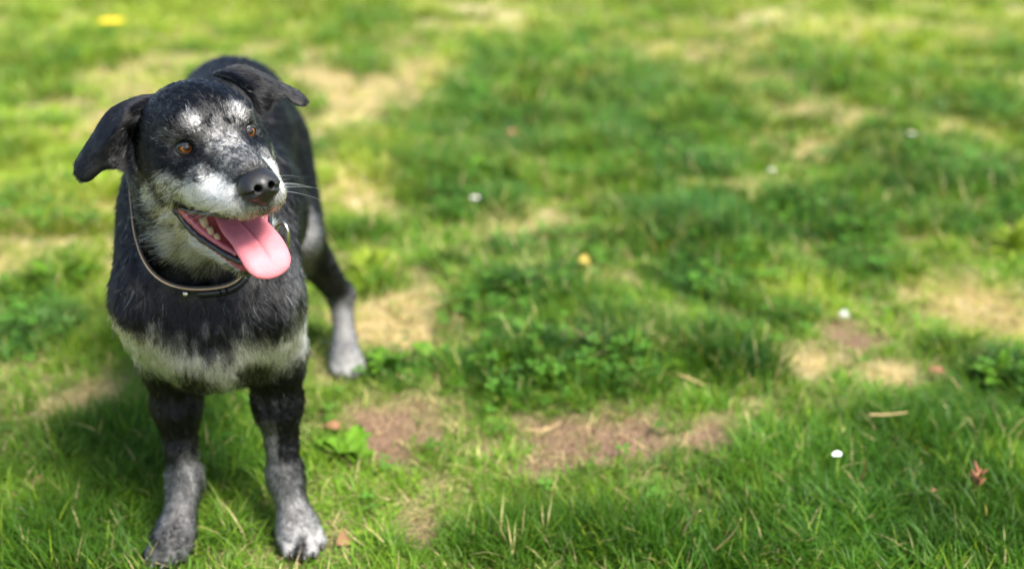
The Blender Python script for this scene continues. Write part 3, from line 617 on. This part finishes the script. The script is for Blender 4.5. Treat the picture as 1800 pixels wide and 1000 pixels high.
# eyes
def eye_mat():
    m, nt, b = mat('amber_eye'); tc = node(nt, 'ShaderNodeTexCoord'); sx = node(nt, 'ShaderNodeSeparateXYZ'); nt.links.new(tc.outputs['Object'], sx.inputs[0])
    cb = node(nt, 'ShaderNodeCombineXYZ'); nt.links.new(sx.outputs[1], cb.inputs[0]); nt.links.new(sx.outputs[2], cb.inputs[1])
    ln = node(nt, 'ShaderNodeVectorMath', operation='LENGTH'); nt.links.new(cb.outputs[0], ln.inputs[0])
    mu = node(nt, 'ShaderNodeMath', operation='MULTIPLY'); mu.inputs[1].default_value = 1 / EYE_R; nt.links.new(ln.outputs['Value'], mu.inputs[0])
    nz = node(nt, 'ShaderNodeTexNoise', Scale=900.0, Detail=3.0); nt.links.new(tc.outputs['Object'], nz.inputs['Vector'])
    ad = node(nt, 'ShaderNodeMath', operation='MULTIPLY_ADD'); ad.inputs[1].default_value = .07; nt.links.new(nz.outputs[0], ad.inputs[0]); nt.links.new(mu.outputs[0], ad.inputs[2])
    cr = node(nt, 'ShaderNodeValToRGB'); el = cr.color_ramp.elements; nt.links.new(ad.outputs[0], cr.inputs[0])
    el[0].position = 0; el[0].color = (.002, .002, .002, 1); el[1].position = .33; el[1].color = (.003, .002, .002, 1)
    for p_, c_ in ((.37, (.09, .024, .005, 1)), (.52, (.16, .046, .008, 1)), (.64, (.11, .028, .006, 1)), (.70, (.012, .006, .004, 1)), (.80, (.04, .03, .028, 1)), (.95, (.30, .25, .22, 1))):
        e = el.new(p_); e.color = c_
    nt.links.new(cr.outputs[0], b.inputs['Base Color']); b.inputs['Roughness'].default_value = .25; b.inputs['Coat Weight'].default_value = 1; b.inputs['Coat Roughness'].default_value = .01; b.inputs['Coat IOR'].default_value = 1.4
    return m
M_EYE = eye_mat()
def uv_sphere(r, nu=28, nv=18, bulge=True):
    Vs = []; 
    for i in range(nv + 1):
        th = math.pi * i / nv
        for j in range(nu):
            ph = 2 * math.pi * j / nu; rr = r * (1 + (.07 * max(0, math.cos(th) - .72) / .28 if bulge else 0))
            Vs.append((rr * math.cos(th), rr * math.sin(th) * math.cos(ph), rr * math.sin(th) * math.sin(ph)))
    I = np.arange((nv + 1) * nu).reshape(nv + 1, nu); J = np.roll(I, -1, 1)
    return np.array(Vs), np.stack([I[:-1], I[1:], J[1:], J[:-1]], -1).reshape(-1, 4)
for sy, c in zip((-1, 1), EYE):
    gz = norm(np.array((.93, sy * .20, .10))); ly = norm(np.cross((0, 0, 1), gz)); lz = np.cross(gz, ly); Q = np.stack([gz, ly, lz], 1)
    W = HR @ Q; eo = bpy.data.objects.new('eye', None); COL.objects.link(eo); eo.parent = dog
    Vs, Fs = uv_sphere(EYE_R * HS); ball = mesh_np('eyeball', Vs, Fs, M_EYE, eo)
    eo.matrix_world = Matrix.Translation(Vector(h2w(c))) @ Matrix(W.tolist()).to_4x4()
    # eyelids: a shell with an almond opening
    nph, nth = 48, 8; Vl = []
    for i in range(nth):
        for j in range(nph):
            ph = 2 * math.pi * j / nph; cy, cz = math.cos(ph), math.sin(ph)
            hw, hh = 50, (16 if cz > 0 else 29); tin = 1 / math.sqrt((abs(cy) / hw) ** 1.7 + (abs(cz) / hh) ** 1.7) ** (2 / 1.7)
            th = math.radians(tin + (100 - tin) * (i / (nth - 1)) ** 1.3); r = EYE_R * HS * (1.045 + .10 * math.sin(math.pi * min(1, (i + .4) / 4.0)) if i < 4 else 1.05)
            Vl.append((r * math.cos(th), r * math.sin(th) * cy, r * math.sin(th) * cz))
    I = np.arange(nth * nph).reshape(nth, nph); J = np.roll(I, -1, 1)
    mesh_np('eyelid', np.array(Vl), np.stack([I[:-1], I[1:], J[1:], J[:-1]], -1).reshape(-1, 4), M_LIP, eo)

# nose
FN = Field((.078, -.034, -.068), (.148, .034, -.004), .0008)
def np_(fn, k, op='u'): FN.put(fn, (.07, -.04, -.07), (.16, .04, 0), k, op)
NDX = np.array((.0015, 0, -.0025), dtype=np.float32)
np_(lambda P: d_ell(P, (.109, 0, -.034), (.0225, .0210, .0150)), .006)
np_(lambda P: d_ell(P, (.100, 0, -.0270), (.024, .0170, .0105)), .008)
for y in (-1, 1):
    np_(lambda P: d_ell(P, (.110, y * .0122, -.037), (.0175, .0102, .0115)), .006)
    np_(lambda P: d_cone(P, (.140, y * .0085, -.0325), (.117, y * .0075, -.0335), .0050, .0030), .003, 'd')
    np_(lambda P: d_cone(P, (.131, y * .0115, -.0370), (.114, y * .0245, -.0405), .0030, .0022), .002, 'd')
np_(lambda P: d_ell(P, (.112, 0, -.047), (.012, .009, .010)), .008)
np_(lambda P: d_cone(P, (.1345, 0, -.036), (.1245, 0, -.058), .0011, .0016), .002, 'd')
Vn, Fn = FN.mesh(); Vn = smooth_mesh(Vn, Fn, 2) + NDX; mesh_np('nose', h2w(Vn), Fn, M_NOSE, dog)

# tongue
tp = crom([(-.045, -.084, .017), (-.01, -.097, .023), (.02, -.107, .027), (.046, -.113, .0275), (.066, -.1225, .0285), (.081, -.1355, .027), (.087, -.144, .021)], 34)
G = []
for i, (x, z, w) in enumerate(tp):
    t = i / 33; row = []
    for v in np.linspace(-1, 1, 21):
        end = .010 * (1 - abs(v) ** 2.5) * sstep(.75, 1, np.array(t)) if t > .7 else 0
        cup = .0030 * (abs(v) ** 2) * (1 - t) - .0035 * math.exp(-(v / .10) ** 2) * (1 - sstep(.70, .92, np.array(t))) - .0045 * abs(v) ** 3 * t
        row.append((x + end * .35, .001 + v * w + .001 * t, z + cup - end))
    G.append(row)
Vt, Ft = sheet(h2w(np.array(G)), .0085); mesh_np('tongue', Vt, Ft, M_TONGUE, dog)

def tube(path, rad, seg=8, jit=0, g=rng):
    path = np.asarray(path, dtype=float); n = len(path); T = norm(np.gradient(path, axis=0)); up = np.array((.1, .2, 1.)); A = norm(np.cross(T, up)); B = np.cross(T, A)
    rad = np.broadcast_to(np.asarray(rad, dtype=float), (n,)) * (1 + jit * (g.random(n) - .5) * 2); Vv = []
    for k in range(seg):
        a = 2 * math.pi * k / seg; Vv.append(path + (A * math.cos(a) + B * math.sin(a)) * rad[:, None])
    Vv = np.stack(Vv, 1).reshape(-1, 3); I = np.arange(n * seg).reshape(n, seg); J = np.roll(I, -1, 1)
    Q = np.stack([I[:-1], J[:-1], J[1:], I[1:]], -1).reshape(-1, 4)
    Vv = np.concatenate([Vv, path[:1], path[-1:]]); a, b_ = n * seg, n * seg + 1
    T3 = np.concatenate([np.stack([np.full(seg, a), J[0], I[0]], 1), np.stack([np.full(seg, b_), I[-1], J[-1]], 1)])
    return Vv, [Q, T3]
# lower lip, gums, teeth
lipc = [(-.024, .0600, -.0580), (-.010, .0550, -.0685), (.010, .0465, -.0765), (.036, .0340, -.0775), (.058, .0225, -.0770), (.072, .0110, -.0760), (.0765, 0, -.0755)]
full = [(x, -y, z) for x, y, z in lipc] + [(x, y, z) for x, y, z in lipc[-2::-1]]
lp = h2w(jaw(crom(full, 72))); Vv, Ff = tube(lp, .0042 * HS, 8, .22); mesh_np('lower_lip', Vv, Ff, M_LIP, dog)
for sy in (-1, 1):
    gp = [(-.022, sy * .0545, -.0570), (-.008, sy * .0480, -.0660), (.014, sy * .0375, -.0735), (.038, sy * .0265, -.0740), (.058, sy * .016, -.0735)]
    Vv, Ff = tube(h2w(jaw(crom(gp, 40))), np.linspace(.0052, .0040, 40) * HS, 8, .12); mesh_np('gum', Vv, Ff, M_GUM, dog)
    up_ = [(-.034, sy * .0595, -.0755), (.006, sy * .0490, -.0775), (.04, sy * .037, -.0765), (.07, sy * .028, -.0755), (.092, sy * .015, -.071)]
    Vv, Ff = tube(h2w(crom(up_, 40)), .0026 * HS, 8, .15); mesh_np('upper_lip', Vv, Ff, M_LIP, dog)
    def molar(c, L, W, Ht, name='tooth'):
        """lumpy crown standing on the jaw: rounded block with cusps (closed-jaw frame)"""
        Vs, Fs = uv_sphere(1, 14, 10, False); q = np.sign(Vs) * np.abs(Vs) ** .6
        q = q + .16 * (np.stack([vnoise(Vs + c[0] * 300, 2.2, 5 + k_) for k_ in range(3)], 1) - .5)
        q[:, 2] += np.where(q[:, 2] > .2, .35 * np.cos(q[:, 0] * 4.2) * (q[:, 2] > .2), 0)
        mesh_np(name, h2w(jaw(np.array(c) + q * (L / 2, W / 2, Ht / 2))), Fs, M_TOOTH, dog)
    for (x, y, z, L, W, Ht) in ((.000, .0345, -.0690, .019, .010, .0145), (.0145, .0320, -.0700, .014, .008, .0115), (.0255, .0285, -.0705, .011, .007, .0090)):
        molar((x, sy * y, z), L, W, Ht)
    def tooth(base, tip, r):
        b_, t_ = h2w(base), h2w(tip); n = 7; path = [b_ + (t_ - b_) * k / (n - 1) for k in range(n)]
        Vv, Ff = tube(path, np.array([.75, 1, 1.03, .98, .85, .62, .3]) * r * HS, 9, .06); mesh_np('tooth', Vv, Ff, M_TOOTH, dog)
    tooth(jaw((.056, sy * .012, -.076)), jaw((.061, sy * .015, -.060)), .0038)
# claws
for base, td in (((-.328, 1.475, .03), (.42, -.9)), ((-.503, 1.455, .03), (-.18, -.98)), ((-.335, 2.075, .028), (.3, -.95)), ((-.617, 2.14, .028), (-.15, -.98))):
    t = norm(np.array((td[0], td[1], 0.))); n = np.array((-t[1], t[0], 0)); base = np.array(base)
    for q, fw_ in ((-1.5, .022), (-.5, .038), (.5, .038), (1.5, .022)):
        c = base + t * (fw_ + .026) + n * q * .0155 + (0, 0, -.014); Vv, Ff = tube([c, c + t * .007 + (0, 0, -.001), c + t * .013 + (0, 0, -.005)], [.0036, .003, .0008], 7); mesh_np('claw', Vv, Ff, M_CLAW, dog)

# collar: strap, buckle, rivet, ring
collar = bpy.data.objects.new('dog_collar', None); COL.objects.link(collar)
tag(collar, 'worn leather collar with black clip and steel ring around the dog\'s neck', 'collar')
def band(pts, nrm, wid, th, name, m, parent, closed=True):
    pts = np.asarray(pts); n = len(pts); T = norm(np.roll(pts, -1, 0) - np.roll(pts, 1, 0)) if closed else norm(np.gradient(pts, axis=0))
    ou = norm(np.cross(T, np.broadcast_to(nrm, T.shape))); ou = np.where(((pts - cen) * ou).sum(1, keepdims=True) < 0, -ou, ou); wn_ = np.cross(T, ou)
    pr = [(-1, -.5), (-.8, .5), (.8, .5), (1, -.5)]; pr = [(-1, -.6), (-1, .3), (-.85, .6), (.85, .6), (1, .3), (1, -.6)]
    Vv = np.stack([pts + wn_ * a * wid / 2 + ou * b_ * th for a, b_ in pr], 1).reshape(-1, 3); k = len(pr); I = np.arange(n * k).reshape(n, k); J = np.roll(I, -1, 1)
    if closed: A_, B_, C_, D_ = I, J, np.roll(J, -1, 0), np.roll(I, -1, 0)
    else: A_, B_, C_, D_ = I[:-1], J[:-1], J[1:], I[1:]
    Fq = [np.stack([A_, B_, C_, D_], -1).reshape(-1, 4)]
    if not closed: Fq += [np.array([I[0][::-1]]), np.array([I[-1]])]
    return mesh_np(name, Vv, Fq, m, parent, smooth=False)
band(LP, pn, .036, .0026, 'strap', M_STRAP, collar)
LPo = LP + norm(LP - cen) * .0022; band(LPo + pn * .0150, pn, .0045, .0016, 'trim', M_LEATHER, collar); band(LPo - pn * .0150, pn, .0045, .0016, 'trim', M_LEATHER, collar)
ang = [math.atan2((q - cen) @ e2, (q - cen) @ e1) for q in (np.array((-.43, 1.39, .433)), np.array((-.345, 1.41, .452)))]
def arc(a0, a1, n, off):
    res = []
    for a in np.linspace(a0, a1, n):
        kk = (a / (2 * math.pi) * LN) % LN; i = int(kk); f = kk - i; r = loop[i % LN] * (1 - f) + loop[(i + 1) % LN] * f
        res.append(cen + (e1 * math.cos(a) + e2 * math.sin(a)) * (r + off))
    return np.array(res)
a0, a1 = ang
if abs(a1 - a0) > math.pi: a1 += 2 * math.pi * (1 if a1 < a0 else -1)
for f0, f1, wid, th in ((.18, .50, .021, .0050), (.52, .58, .025, .0062), (.60, .94, .022, .0056), (.955, 1.10, .026, .0046)):
    band(arc(a0 + (a1 - a0) * f0, a0 + (a1 - a0) * f1, 10, .0065), pn, wid, th, 'buckle', M_BLACKPL, collar, closed=False)
rv = arc(a0 + (a1 - a0) * -.02, a0 + (a1 - a0) * .02, 2, .006); Vs, Fs = uv_sphere(.0045, 14, 8, False); mesh_np('rivet', Vs * (1, 1, 1) + rv[0], Fs, M_METAL, collar)
def ring(c, ax1, ax2, R1, R2, r, name, m, parent):
    a = np.linspace(0, 2 * math.pi, 41)[:-1]; pth = np.array([c + ax1 * math.cos(t) * R1 + ax2 * math.sin(t) * R2 for t in a]); n = len(pth); T = norm(np.roll(pth, -1, 0) - np.roll(pth, 1, 0)); o_ = norm(pth - c); u_ = np.cross(T, o_)
    Vv = np.stack([pth + (o_ * math.cos(q) + u_ * math.sin(q)) * r for q in np.linspace(0, 2 * math.pi, 11)[:-1]], 1).reshape(-1, 3); I = np.arange(n * 10).reshape(n, 10); J = np.roll(I, -1, 1)
    return mesh_np(name, Vv, np.stack([I, J, np.roll(J, -1, 0), np.roll(I, -1, 0)], -1).reshape(-1, 4), m, parent)
rc = np.array((-.304, 1.424, .507)); ring(rc, norm(np.array((.55, -.6, .1))), norm(np.array((.1, -.2, 1.))), .0155, .0215, .0026, 'ring', M_METAL, collar)
# ------------------------------------------------------------------ weeds, clover, fallen leaves, flowers, stalks
def hz(x, y): return float(height(np.array([x]), np.array([y]))[0])
def leaf_grid(L, W, bend, fold, teeth=0., nu=9, nv=5, g=rng):
    G = []
    for i in range(nu):
        t = i / (nu - 1); w = W * .5 * (math.sin(math.pi * min(1, .06 + t * .94)) ** .7) * (.75 + .5 * t if t < .6 else 1.05) * (1 + teeth * math.sin(i * 2.9)); row = []
        for v in np.linspace(-1, 1, nv): row.append((L * (t - .12 * bend * t * t), v * w, L * (.55 * t - bend * .62 * t * t) + fold * abs(v) * w + .05 * W * math.sin(5 * t + v * 2)))
        G.append(row)
    return np.array(G)
def leaf_mat(name, c1, c2, rough=.45, trans=.3):
    m, nt, b = mat(name); nt.nodes.remove(b); out = [n for n in nt.nodes if n.type == 'OUTPUT_MATERIAL'][0]
    tc = node(nt, 'ShaderNodeTexCoord'); n = node(nt, 'ShaderNodeTexNoise', Scale=90.0, Detail=5.0); nt.links.new(tc.outputs['Object'], n.inputs['Vector'])
    mx = node(nt, 'ShaderNodeMix', data_type='RGBA'); mx.inputs['A'].default_value = (*c1, 1); mx.inputs['B'].default_value = (*c2, 1); nt.links.new(n.outputs[0], mx.inputs['Factor'])
    pb = node(nt, 'ShaderNodeBsdfPrincipled', Roughness=rough); pb.inputs['Specular IOR Level'].default_value = .15; tr = node(nt, 'ShaderNodeBsdfTranslucent'); ms = node(nt, 'ShaderNodeMixShader'); ms.inputs[0].default_value = trans
    bp = node(nt, 'ShaderNodeBump', Strength=.4, Distance=.002); nt.links.new(n.outputs[0], bp.inputs['Height']); nt.links.new(bp.outputs[0], pb.inputs['Normal'])
    nt.links.new(mx.outputs['Result'], pb.inputs['Base Color']); nt.links.new(mx.outputs['Result'], tr.inputs[0]); nt.links.new(pb.outputs[0], ms.inputs[1]); nt.links.new(tr.outputs[0], ms.inputs[2]); nt.links.new(ms.outputs[0], out.inputs[0])
    return m
ML_GREEN = leaf_mat('weed_leaf_green', (.075, .19, .012), (.15, .29, .022)); ML_YEL = leaf_mat('weed_leaf_lime', (.22, .34, .025), (.34, .40, .04), trans=.45); ML_DARK = leaf_mat('weed_leaf_dark', (.045, .13, .009), (.10, .21, .014))
ML_DEAD = leaf_mat('dead_leaf_brown', (.15, .08, .04), (.28, .16, .085), .7, .15); ML_GOLD = leaf_mat('dead_leaf_gold', (.36, .25, .05), (.48, .36, .09), .6, .25); ML_ORANGE = leaf_mat('dead_leaf_orange', (.20, .09, .045), (.30, .16, .085), .65, .2); ML_PALE = leaf_mat('pale_leaf', (.28, .32, .26), (.42, .44, .36), .5, .2)
M_STRAW = simple('straw_stalk', (.46, .33, .15), .7, .2, bump=.3, bscale=400, var=.3); M_RED = simple('red_seed_head', (.24, .095, .055), .8, .2, bump=.3, bscale=500, var=.4); M_PETAL = simple('white_petal', (.82, .83, .82), .5, .3, bump=.2, bscale=400); M_DISC = simple('flower_disc', (.60, .40, .04), .8, .2, bump=.8, bscale=900); M_STEM = simple('flower_stem', (.10, .2, .04), .5); M_YPETAL = simple('yellow_petal', (.80, .62, .02), .5, .3)
def sheet_obj(name, G, th, m, parent=None):
    Vv, Ff = sheet(np.asarray(G), th); return mesh_np(name, Vv, Ff, m, parent)
def weed(x, y, n, L, W, m, label, tilt=.5, seed=0, cat='weed'):
    g = np.random.default_rng(900 + seed); o = bpy.data.objects.new('weed_plant', None); COL.objects.link(o); o.location = (x, y, hz(x, y) - .004); tag(o, label, cat, 'broad leaved weeds in the lawn')
    variants = []; n = int(n * 1.5)
    for k in range(n):
        if k < 4:
            lf = sheet_obj('leaf', leaf_grid(L, W * g.uniform(.8, 1.2), g.uniform(.5, 1.0), g.uniform(.15, .5), g.uniform(0, .2), g=g), .0007, m, o); variants.append(lf)
        else:
            lf = variants[k % 4].copy(); COL.objects.link(lf); lf.parent = o
        lf.rotation_euler = (g.normal() * .15, -tilt * g.uniform(0, 1.4), k * 2.4 + g.normal() * .3); lf.scale = [g.uniform(.65, 1.15)] * 3
    return o
weed(-.277, 1.725, 8, .065, .036, ML_GREEN, 'low broad leaved weed beside the small bare patch right of the front paw', .45, 1)
weed(-.345, 2.58, 26, .085, .014, ML_YEL, 'bright lime green tuft of narrow leaves just right of the hind leg', .95, 2)
weed(-.245, 2.06, 12, .075, .026, ML_GREEN, 'leafy green weed right of the hind paw above the small bare patch', .6, 3)
weed(-.16, 2.10, 10, .060, .028, ML_GREEN, 'rounded green weed between the hind paw weed and the leafy row', .5, 4)
weed(-.03, 2.04, 14, .070, .030, ML_GREEN, 'bushy bright green weed at the left end of the row above the wide soil patch', .55, 5)
weed(.085, 2.00, 12, .065, .030, ML_DARK, 'dark leafy weed above the middle of the wide soil patch', .5, 6)
weed(.185, 1.985, 10, .062, .026, ML_DARK, 'dark weed above the right half of the wide soil patch', .45, 7)
weed(.285, 2.02, 12, .070, .028, ML_GREEN, 'green weed at the right end of the row above the wide soil patch', .55, 8)
weed(1.30, 2.76, 18, .115, .012, ML_YEL, 'upright lime grass tuft at the right edge of the photo', 1.1, 9)
weed(.95, 1.98, 14, .075, .026, ML_DARK, 'dark weed clump at the right edge below the patch tinted yellow as sunlit', .6, 10)
weed(-.10, 3.40, 16, .085, .040, ML_GREEN, 'pale green weed clump just above the white daisy', .55, 11)
weed(-1.06, 2.50, 14, .095, .030, ML_GREEN, 'leafy weed clump left of the dog beside its chest', .6, 12)
weed(.05, 2.43, 12, .075, .030, ML_DARK, 'dark weed below the golden dead leaf in the middle of the lawn', .5, 13)
weed(.60, 3.95, 14, .075, .030, ML_DARK, 'blurred dark leafy clump in the upper middle of the lawn', .6, 14)
weed(1.48, 4.95, 14, .085, .034, ML_DARK, 'blurred dark clump in the upper right of the lawn', .7, 15)
# clover leaflets carpeting the lush patches
def clover(n, seed, x0, x1, y0, y1):
    g = np.random.default_rng(seed); X = g.uniform(x0, x1, n); Y = g.uniform(y0, y1, n); _, _, lush, _, deep = zones(X, Y); P = np.stack([X, Y, 0 * X], 1)
    k = g.random(n) < lush * .9 * sstep(.40, .6, vnoise(P, 5, 310)) + .03 * (1 - deep); X, Y, P, lush = X[k], Y[k], P[k], lush[k]; n = len(X); Z = height(X, Y) + .018 + .035 * g.random(n) * (.3 + lush)
    Vv, Cc = [], []; r = (.0055 + .004 * g.random(n)) * (1 + .10 * np.maximum(0, Y - 2)); tl = g.normal(size=(n, 3)) * .28 + (0, 0, 1); Nn = norm(tl); A = norm(np.cross(Nn, g.normal(size=(n, 3)))); B = np.cross(Nn, A); ctr = np.stack([X, Y, Z], 1)
    col = np.array((.070, .175, .020)) * (.7 + .7 * g.random(n))[:, None]
    for q in range(3):
        a_ = q * 2.094; d = A * math.cos(a_) + B * math.sin(a_); s = np.cross(Nn, d); rr = r[:, None]
        for u, v, w in ((.05, 0, 0), (.8, -.62, .12), (1.65, -.5, .2), (1.5, 0, .05), (1.65, .5, .2), (.8, .62, .12)): Vv.append(ctr + (d * u + s * v + Nn * w) * rr); Cc.append(col)
    Vv = np.stack(Vv, 1).reshape(-1, 3); Cc = np.stack(Cc, 1).reshape(-1, 3); o = (np.arange(n * 3) * 6)[:, None]; Fq = np.concatenate([o + np.array([0, 1, 2, 3]), o + np.array([0, 3, 4, 5])])
    ob = mesh_np('clover', Vv, Fq, M_GRASS, smooth=False); vcol(ob, 'tint', Cc); print('clover', n); return ob
if True:
    tag(clover(70000, 31, -3.2, 3.2, 1.5, 6.5), 'low clover leaves growing among the grass clumps', 'clover', kind='stuff')
# dry fibres lying on the thin patches
def thatch(n, seed, x0, x1, y0, y1, L, w):
    g = np.random.default_rng(seed); X = g.uniform(x0, x1, n); Y = g.uniform(y0, y1, n); k = np.abs(X) < .6 + .5 * Y; X, Y = X[k], Y[k]; dirt, dry, lush, yel, deep = zones(X, Y)
    k = g.random(len(X)) < .12 * (1 - dirt) + .80 * dry * (1 - dirt) + .03 * dirt - .1 * lush - .1 * deep; X, Y = X[k], Y[k]; n = len(X); c = (G_DRY_SUN * (.55 + .7 * g.random(n))[:, None]) * np.where(g.random(n) < .25, .55, 1.0)[:, None]
    Vv, Fq, Cc = blades(np.stack([X, Y, height(X, Y) + .001 + .006 * g.random(n)], 1), L * (.5 + g.random(n)), w * (.6 + .6 * g.random(n)), g.uniform(0, 6.28, n), g.uniform(1.35, 1.8, n), c, 2, curl=g.normal(size=n) * .25, g=g)
    o = mesh_np('dry_thatch', Vv, Fq, M_GRASS, smooth=False); vcol(o, 'tint', Cc); print('thatch', n); return o
if True:
    tag(thatch(110000, 41, -1.6, 1.6, 1.2, 2.6, .040, .0020), 'dry straw fibres lying on the thin turf in the foreground', 'thatch', kind='stuff')
    tag(thatch(140000, 42, -3.5, 3.5, 2.6, 6.5, .060, .0042), 'dry straw fibres lying on the pale patches behind', 'thatch', kind='stuff')
# flowers and flakes
def daisy(x, y, h, R, label, mp=M_PETAL, n=15, group=None):
    o = bpy.data.objects.new('daisy', None); COL.objects.link(o); o.location = (x, y, hz(x, y)); tag(o, label, 'flower', group)
    Vv, Ff = tube([(0, 0, 0), (.003, .001, h * .5), (.001, -.003, h)], .0011, 6); mesh_np('stem', Vv, Ff, M_STEM, o)
    Vs, Fs = uv_sphere(1, 12, 8, False); mesh_np('disc', Vs * (R * .34, R * .34, R * .2) + (.001, -.004, h + .001), Fs, M_DISC, o)
    PV, PF = [], []
    for k in range(n):
        a_ = 2 * math.pi * k / n; c, s_ = math.cos(a_), math.sin(a_); G = np.array([[(R * t, R * .16 * v * math.sin(.4 + 2.5 * t), R * (.25 * t - .22 * t * t) + .0008 * (k % 2)) for v in (-1, 0, 1)] for t in (.2, .5, .8, 1.0)])
        Vp, Fp = sheet(G, .0006); Vp = np.stack([Vp[:, 0] * c - Vp[:, 1] * s_, Vp[:, 0] * s_ + Vp[:, 1] * c, Vp[:, 2]], 1) + (.001, -.004, h); PF.append(Fp + sum(len(q) for q in PV)); PV.append(Vp)
    mesh_np('petals', np.concatenate(PV), np.concatenate(PF), mp, o).rotation_euler = (0, 0, 0)
    return o
daisy(-.107, 3.10, .05, .014, 'white daisy in the middle distance between the dog and the sandy patch')
daisy(1.331, 3.72, .06, .016, 'small white daisy in the upper right of the lawn')
daisy(-1.979, 5.70, .16, .075, 'yellow flower at the top left behind the dog', M_YPETAL, 18)
daisy(.80, 3.40, .05, .012, 'tiny white daisy right of the dark clump in the middle of the lawn')
def flat_leaf(x, y, L, W, m, rz, label, name='fallen_leaf', cat='leaf', up=.02, tilt=.2, bend=.9):
    o = sheet_obj(name, leaf_grid(L, W, bend, .35, .05), .0007, m); o.location = (x, y, hz(x, y) + up); o.rotation_euler = (tilt, .25, rz); tag(o, label, cat); return o
flat_leaf(.528, 1.645, .017, .010, M_PETAL, .3, 'small bright white petal lying on the grass at the lower right', 'white_petal', 'petal', .046, .5, .4)
flat_leaf(.715, 2.29, .034, .022, ML_PALE, .5, 'pale whitish leaf above the small soil patch on the right', up=.025, tilt=.6)
flat_leaf(.16, 2.575, .040, .030, ML_GOLD, .6, 'golden dead leaf in the middle of the lawn', up=.035, tilt=.8)
flat_leaf(.13, 2.62, .028, .020, ML_GOLD, 2.2, 'small golden dead leaf left of the larger golden one', up=.035, tilt=.7)
flat_leaf(.815, 2.015, .045, .018, ML_ORANGE, .1, 'orange brown dead leaf near the right edge above the long grass', up=.025, tilt=.4)
flat_leaf(-.335, 1.80, .034, .022, ML_ORANGE, .2, 'orange dead leaf just right of the front legs', up=.015, tilt=.4)
flat_leaf(.825, 3.25, .045, .03, ML_ORANGE, .9, 'orange dead leaf in the blurred upper right lawn', up=.02, tilt=.7)
flat_leaf(-.02, 3.80, .045, .03, ML_DEAD, .4, 'pinkish brown dead leaf among the dark clumps behind the daisy', up=.04, tilt=.9)
flat_leaf(-.265, 1.45, .042, .026, ML_DEAD, 1.2, 'brown dead leaf tucked against the outer side of the front paw', up=.012, tilt=.9)
flat_leaf(.42, 2.13, .040, .02, ML_DEAD, 2.0, 'brown dead leaf in the thin grass right of the leafy row', up=.02, tilt=.5)
flat_leaf(-.78, 1.60, .030, .02, ML_DEAD, .7, 'brown dead leaf in the grass left of the front legs', up=.02, tilt=.4)
flat_leaf(.66, 1.545, .014, .009, ML_ORANGE, 1.0, 'tiny pink brown leaf scrap left of the red seed head', up=.04, tilt=.5)
def stalk(pts, r, label, m=M_STRAW):
    Vv, Ff = tube(crom(pts, 14), np.linspace(r, r * .4, 14), 6); o = mesh_np('dry_stalk', Vv, Ff, m); tag(o, label, 'stalk', 'dry stalks in the long grass'); return o
stalk([(.63, 1.785, .05), (.66, 1.78, .053), (.70, 1.79, .052)], .0022, 'straw lying flat across the grass at the lower right')
stalk([(.255, 1.47, .0), (.262, 1.45, .045), (.275, 1.425, .085)], .0022, 'pale dry stalk leaning at the bottom centre of the photo')
stalk([(.30, 1.44, .0), (.325, 1.43, .04), (.332, 1.41, .08)], .0018, 'second pale dry stalk leaning beside the one at the bottom centre')
stalk([(.55, 1.60, .0), (.565, 1.59, .05), (.555, 1.57, .085)], .0018, 'reddish dry stalk left of the red seed head', M_RED)
stalk([(.02, 1.80, .012), (.06, 1.79, .018), (.09, 1.83, .012)], .0018, 'straw lying on the left half of the wide soil patch')
stalk([(.30, 2.01, .02), (.33, 1.98, .03), (.37, 1.96, .02)], .003, 'tan stalk lying at the right end of the leafy row')
sd = bpy.data.objects.new('seed_head', None); COL.objects.link(sd); sd.location = (.735, 1.565, hz(.735, 1.565)); tag(sd, 'reddish dry seed head standing in the long grass at the lower right', 'seed head')
Vv, Ff = tube([(0, 0, 0), (.003, 0, .03), (0, -.004, .062)], .0011, 6); mesh_np('stem', Vv, Ff, M_STRAW, sd)
for k in range(7):
    a_ = k * 2.4; z0 = .035 + k * .004; d = np.array((math.cos(a_), math.sin(a_), 1.4)); d = d / np.linalg.norm(d); p0 = np.array((.001, -.003, z0)); Vv, Ff = tube([p0, p0 + d * .010, p0 + d * .022], [.0018, .003, .0006], 6); mesh_np('spikelet', Vv, Ff, M_RED, sd)
# crumbs of soil on the bare patches
def clods(n, seed):
    g = np.random.default_rng(seed); L = DIRT; Vs, Fs = uv_sphere(1, 6, 4, False); PV, PF = [], []; b_ = 0
    for k in range(n):
        cx, cy, rx, ry = L[g.choice(len(L), p=np.array([.42, .27, .13, .05, .03, .10]))]; a_, r_ = g.uniform(0, 6.28), math.sqrt(g.random()) * 1.05; x, y = cx + rx * r_ * math.cos(a_), cy + ry * r_ * math.sin(a_); s_ = .0012 + .004 * g.random() ** 3
        PV.append(Vs * (1 + .35 * g.normal(size=(len(Vs), 1))) * (s_, s_ * g.uniform(.7, 1.3), s_ * .7) + (x, y, 0)); PF.append(Fs + b_); b_ += len(Vs)
    Vv = np.concatenate(PV); Vv[:, 2] += height(Vv[:, 0], Vv[:, 1]); return mesh_np('soil_crumbs', Vv, np.concatenate(PF), M_CLOD)
M_CLOD = simple('soil_crumb', (.17, .10, .062), .95, .1, bump=.6, bscale=300, var=.4)
tag(clods(1100, 77), 'crumbs of dry soil scattered on the bare patches', 'soil crumbs', kind='stuff')
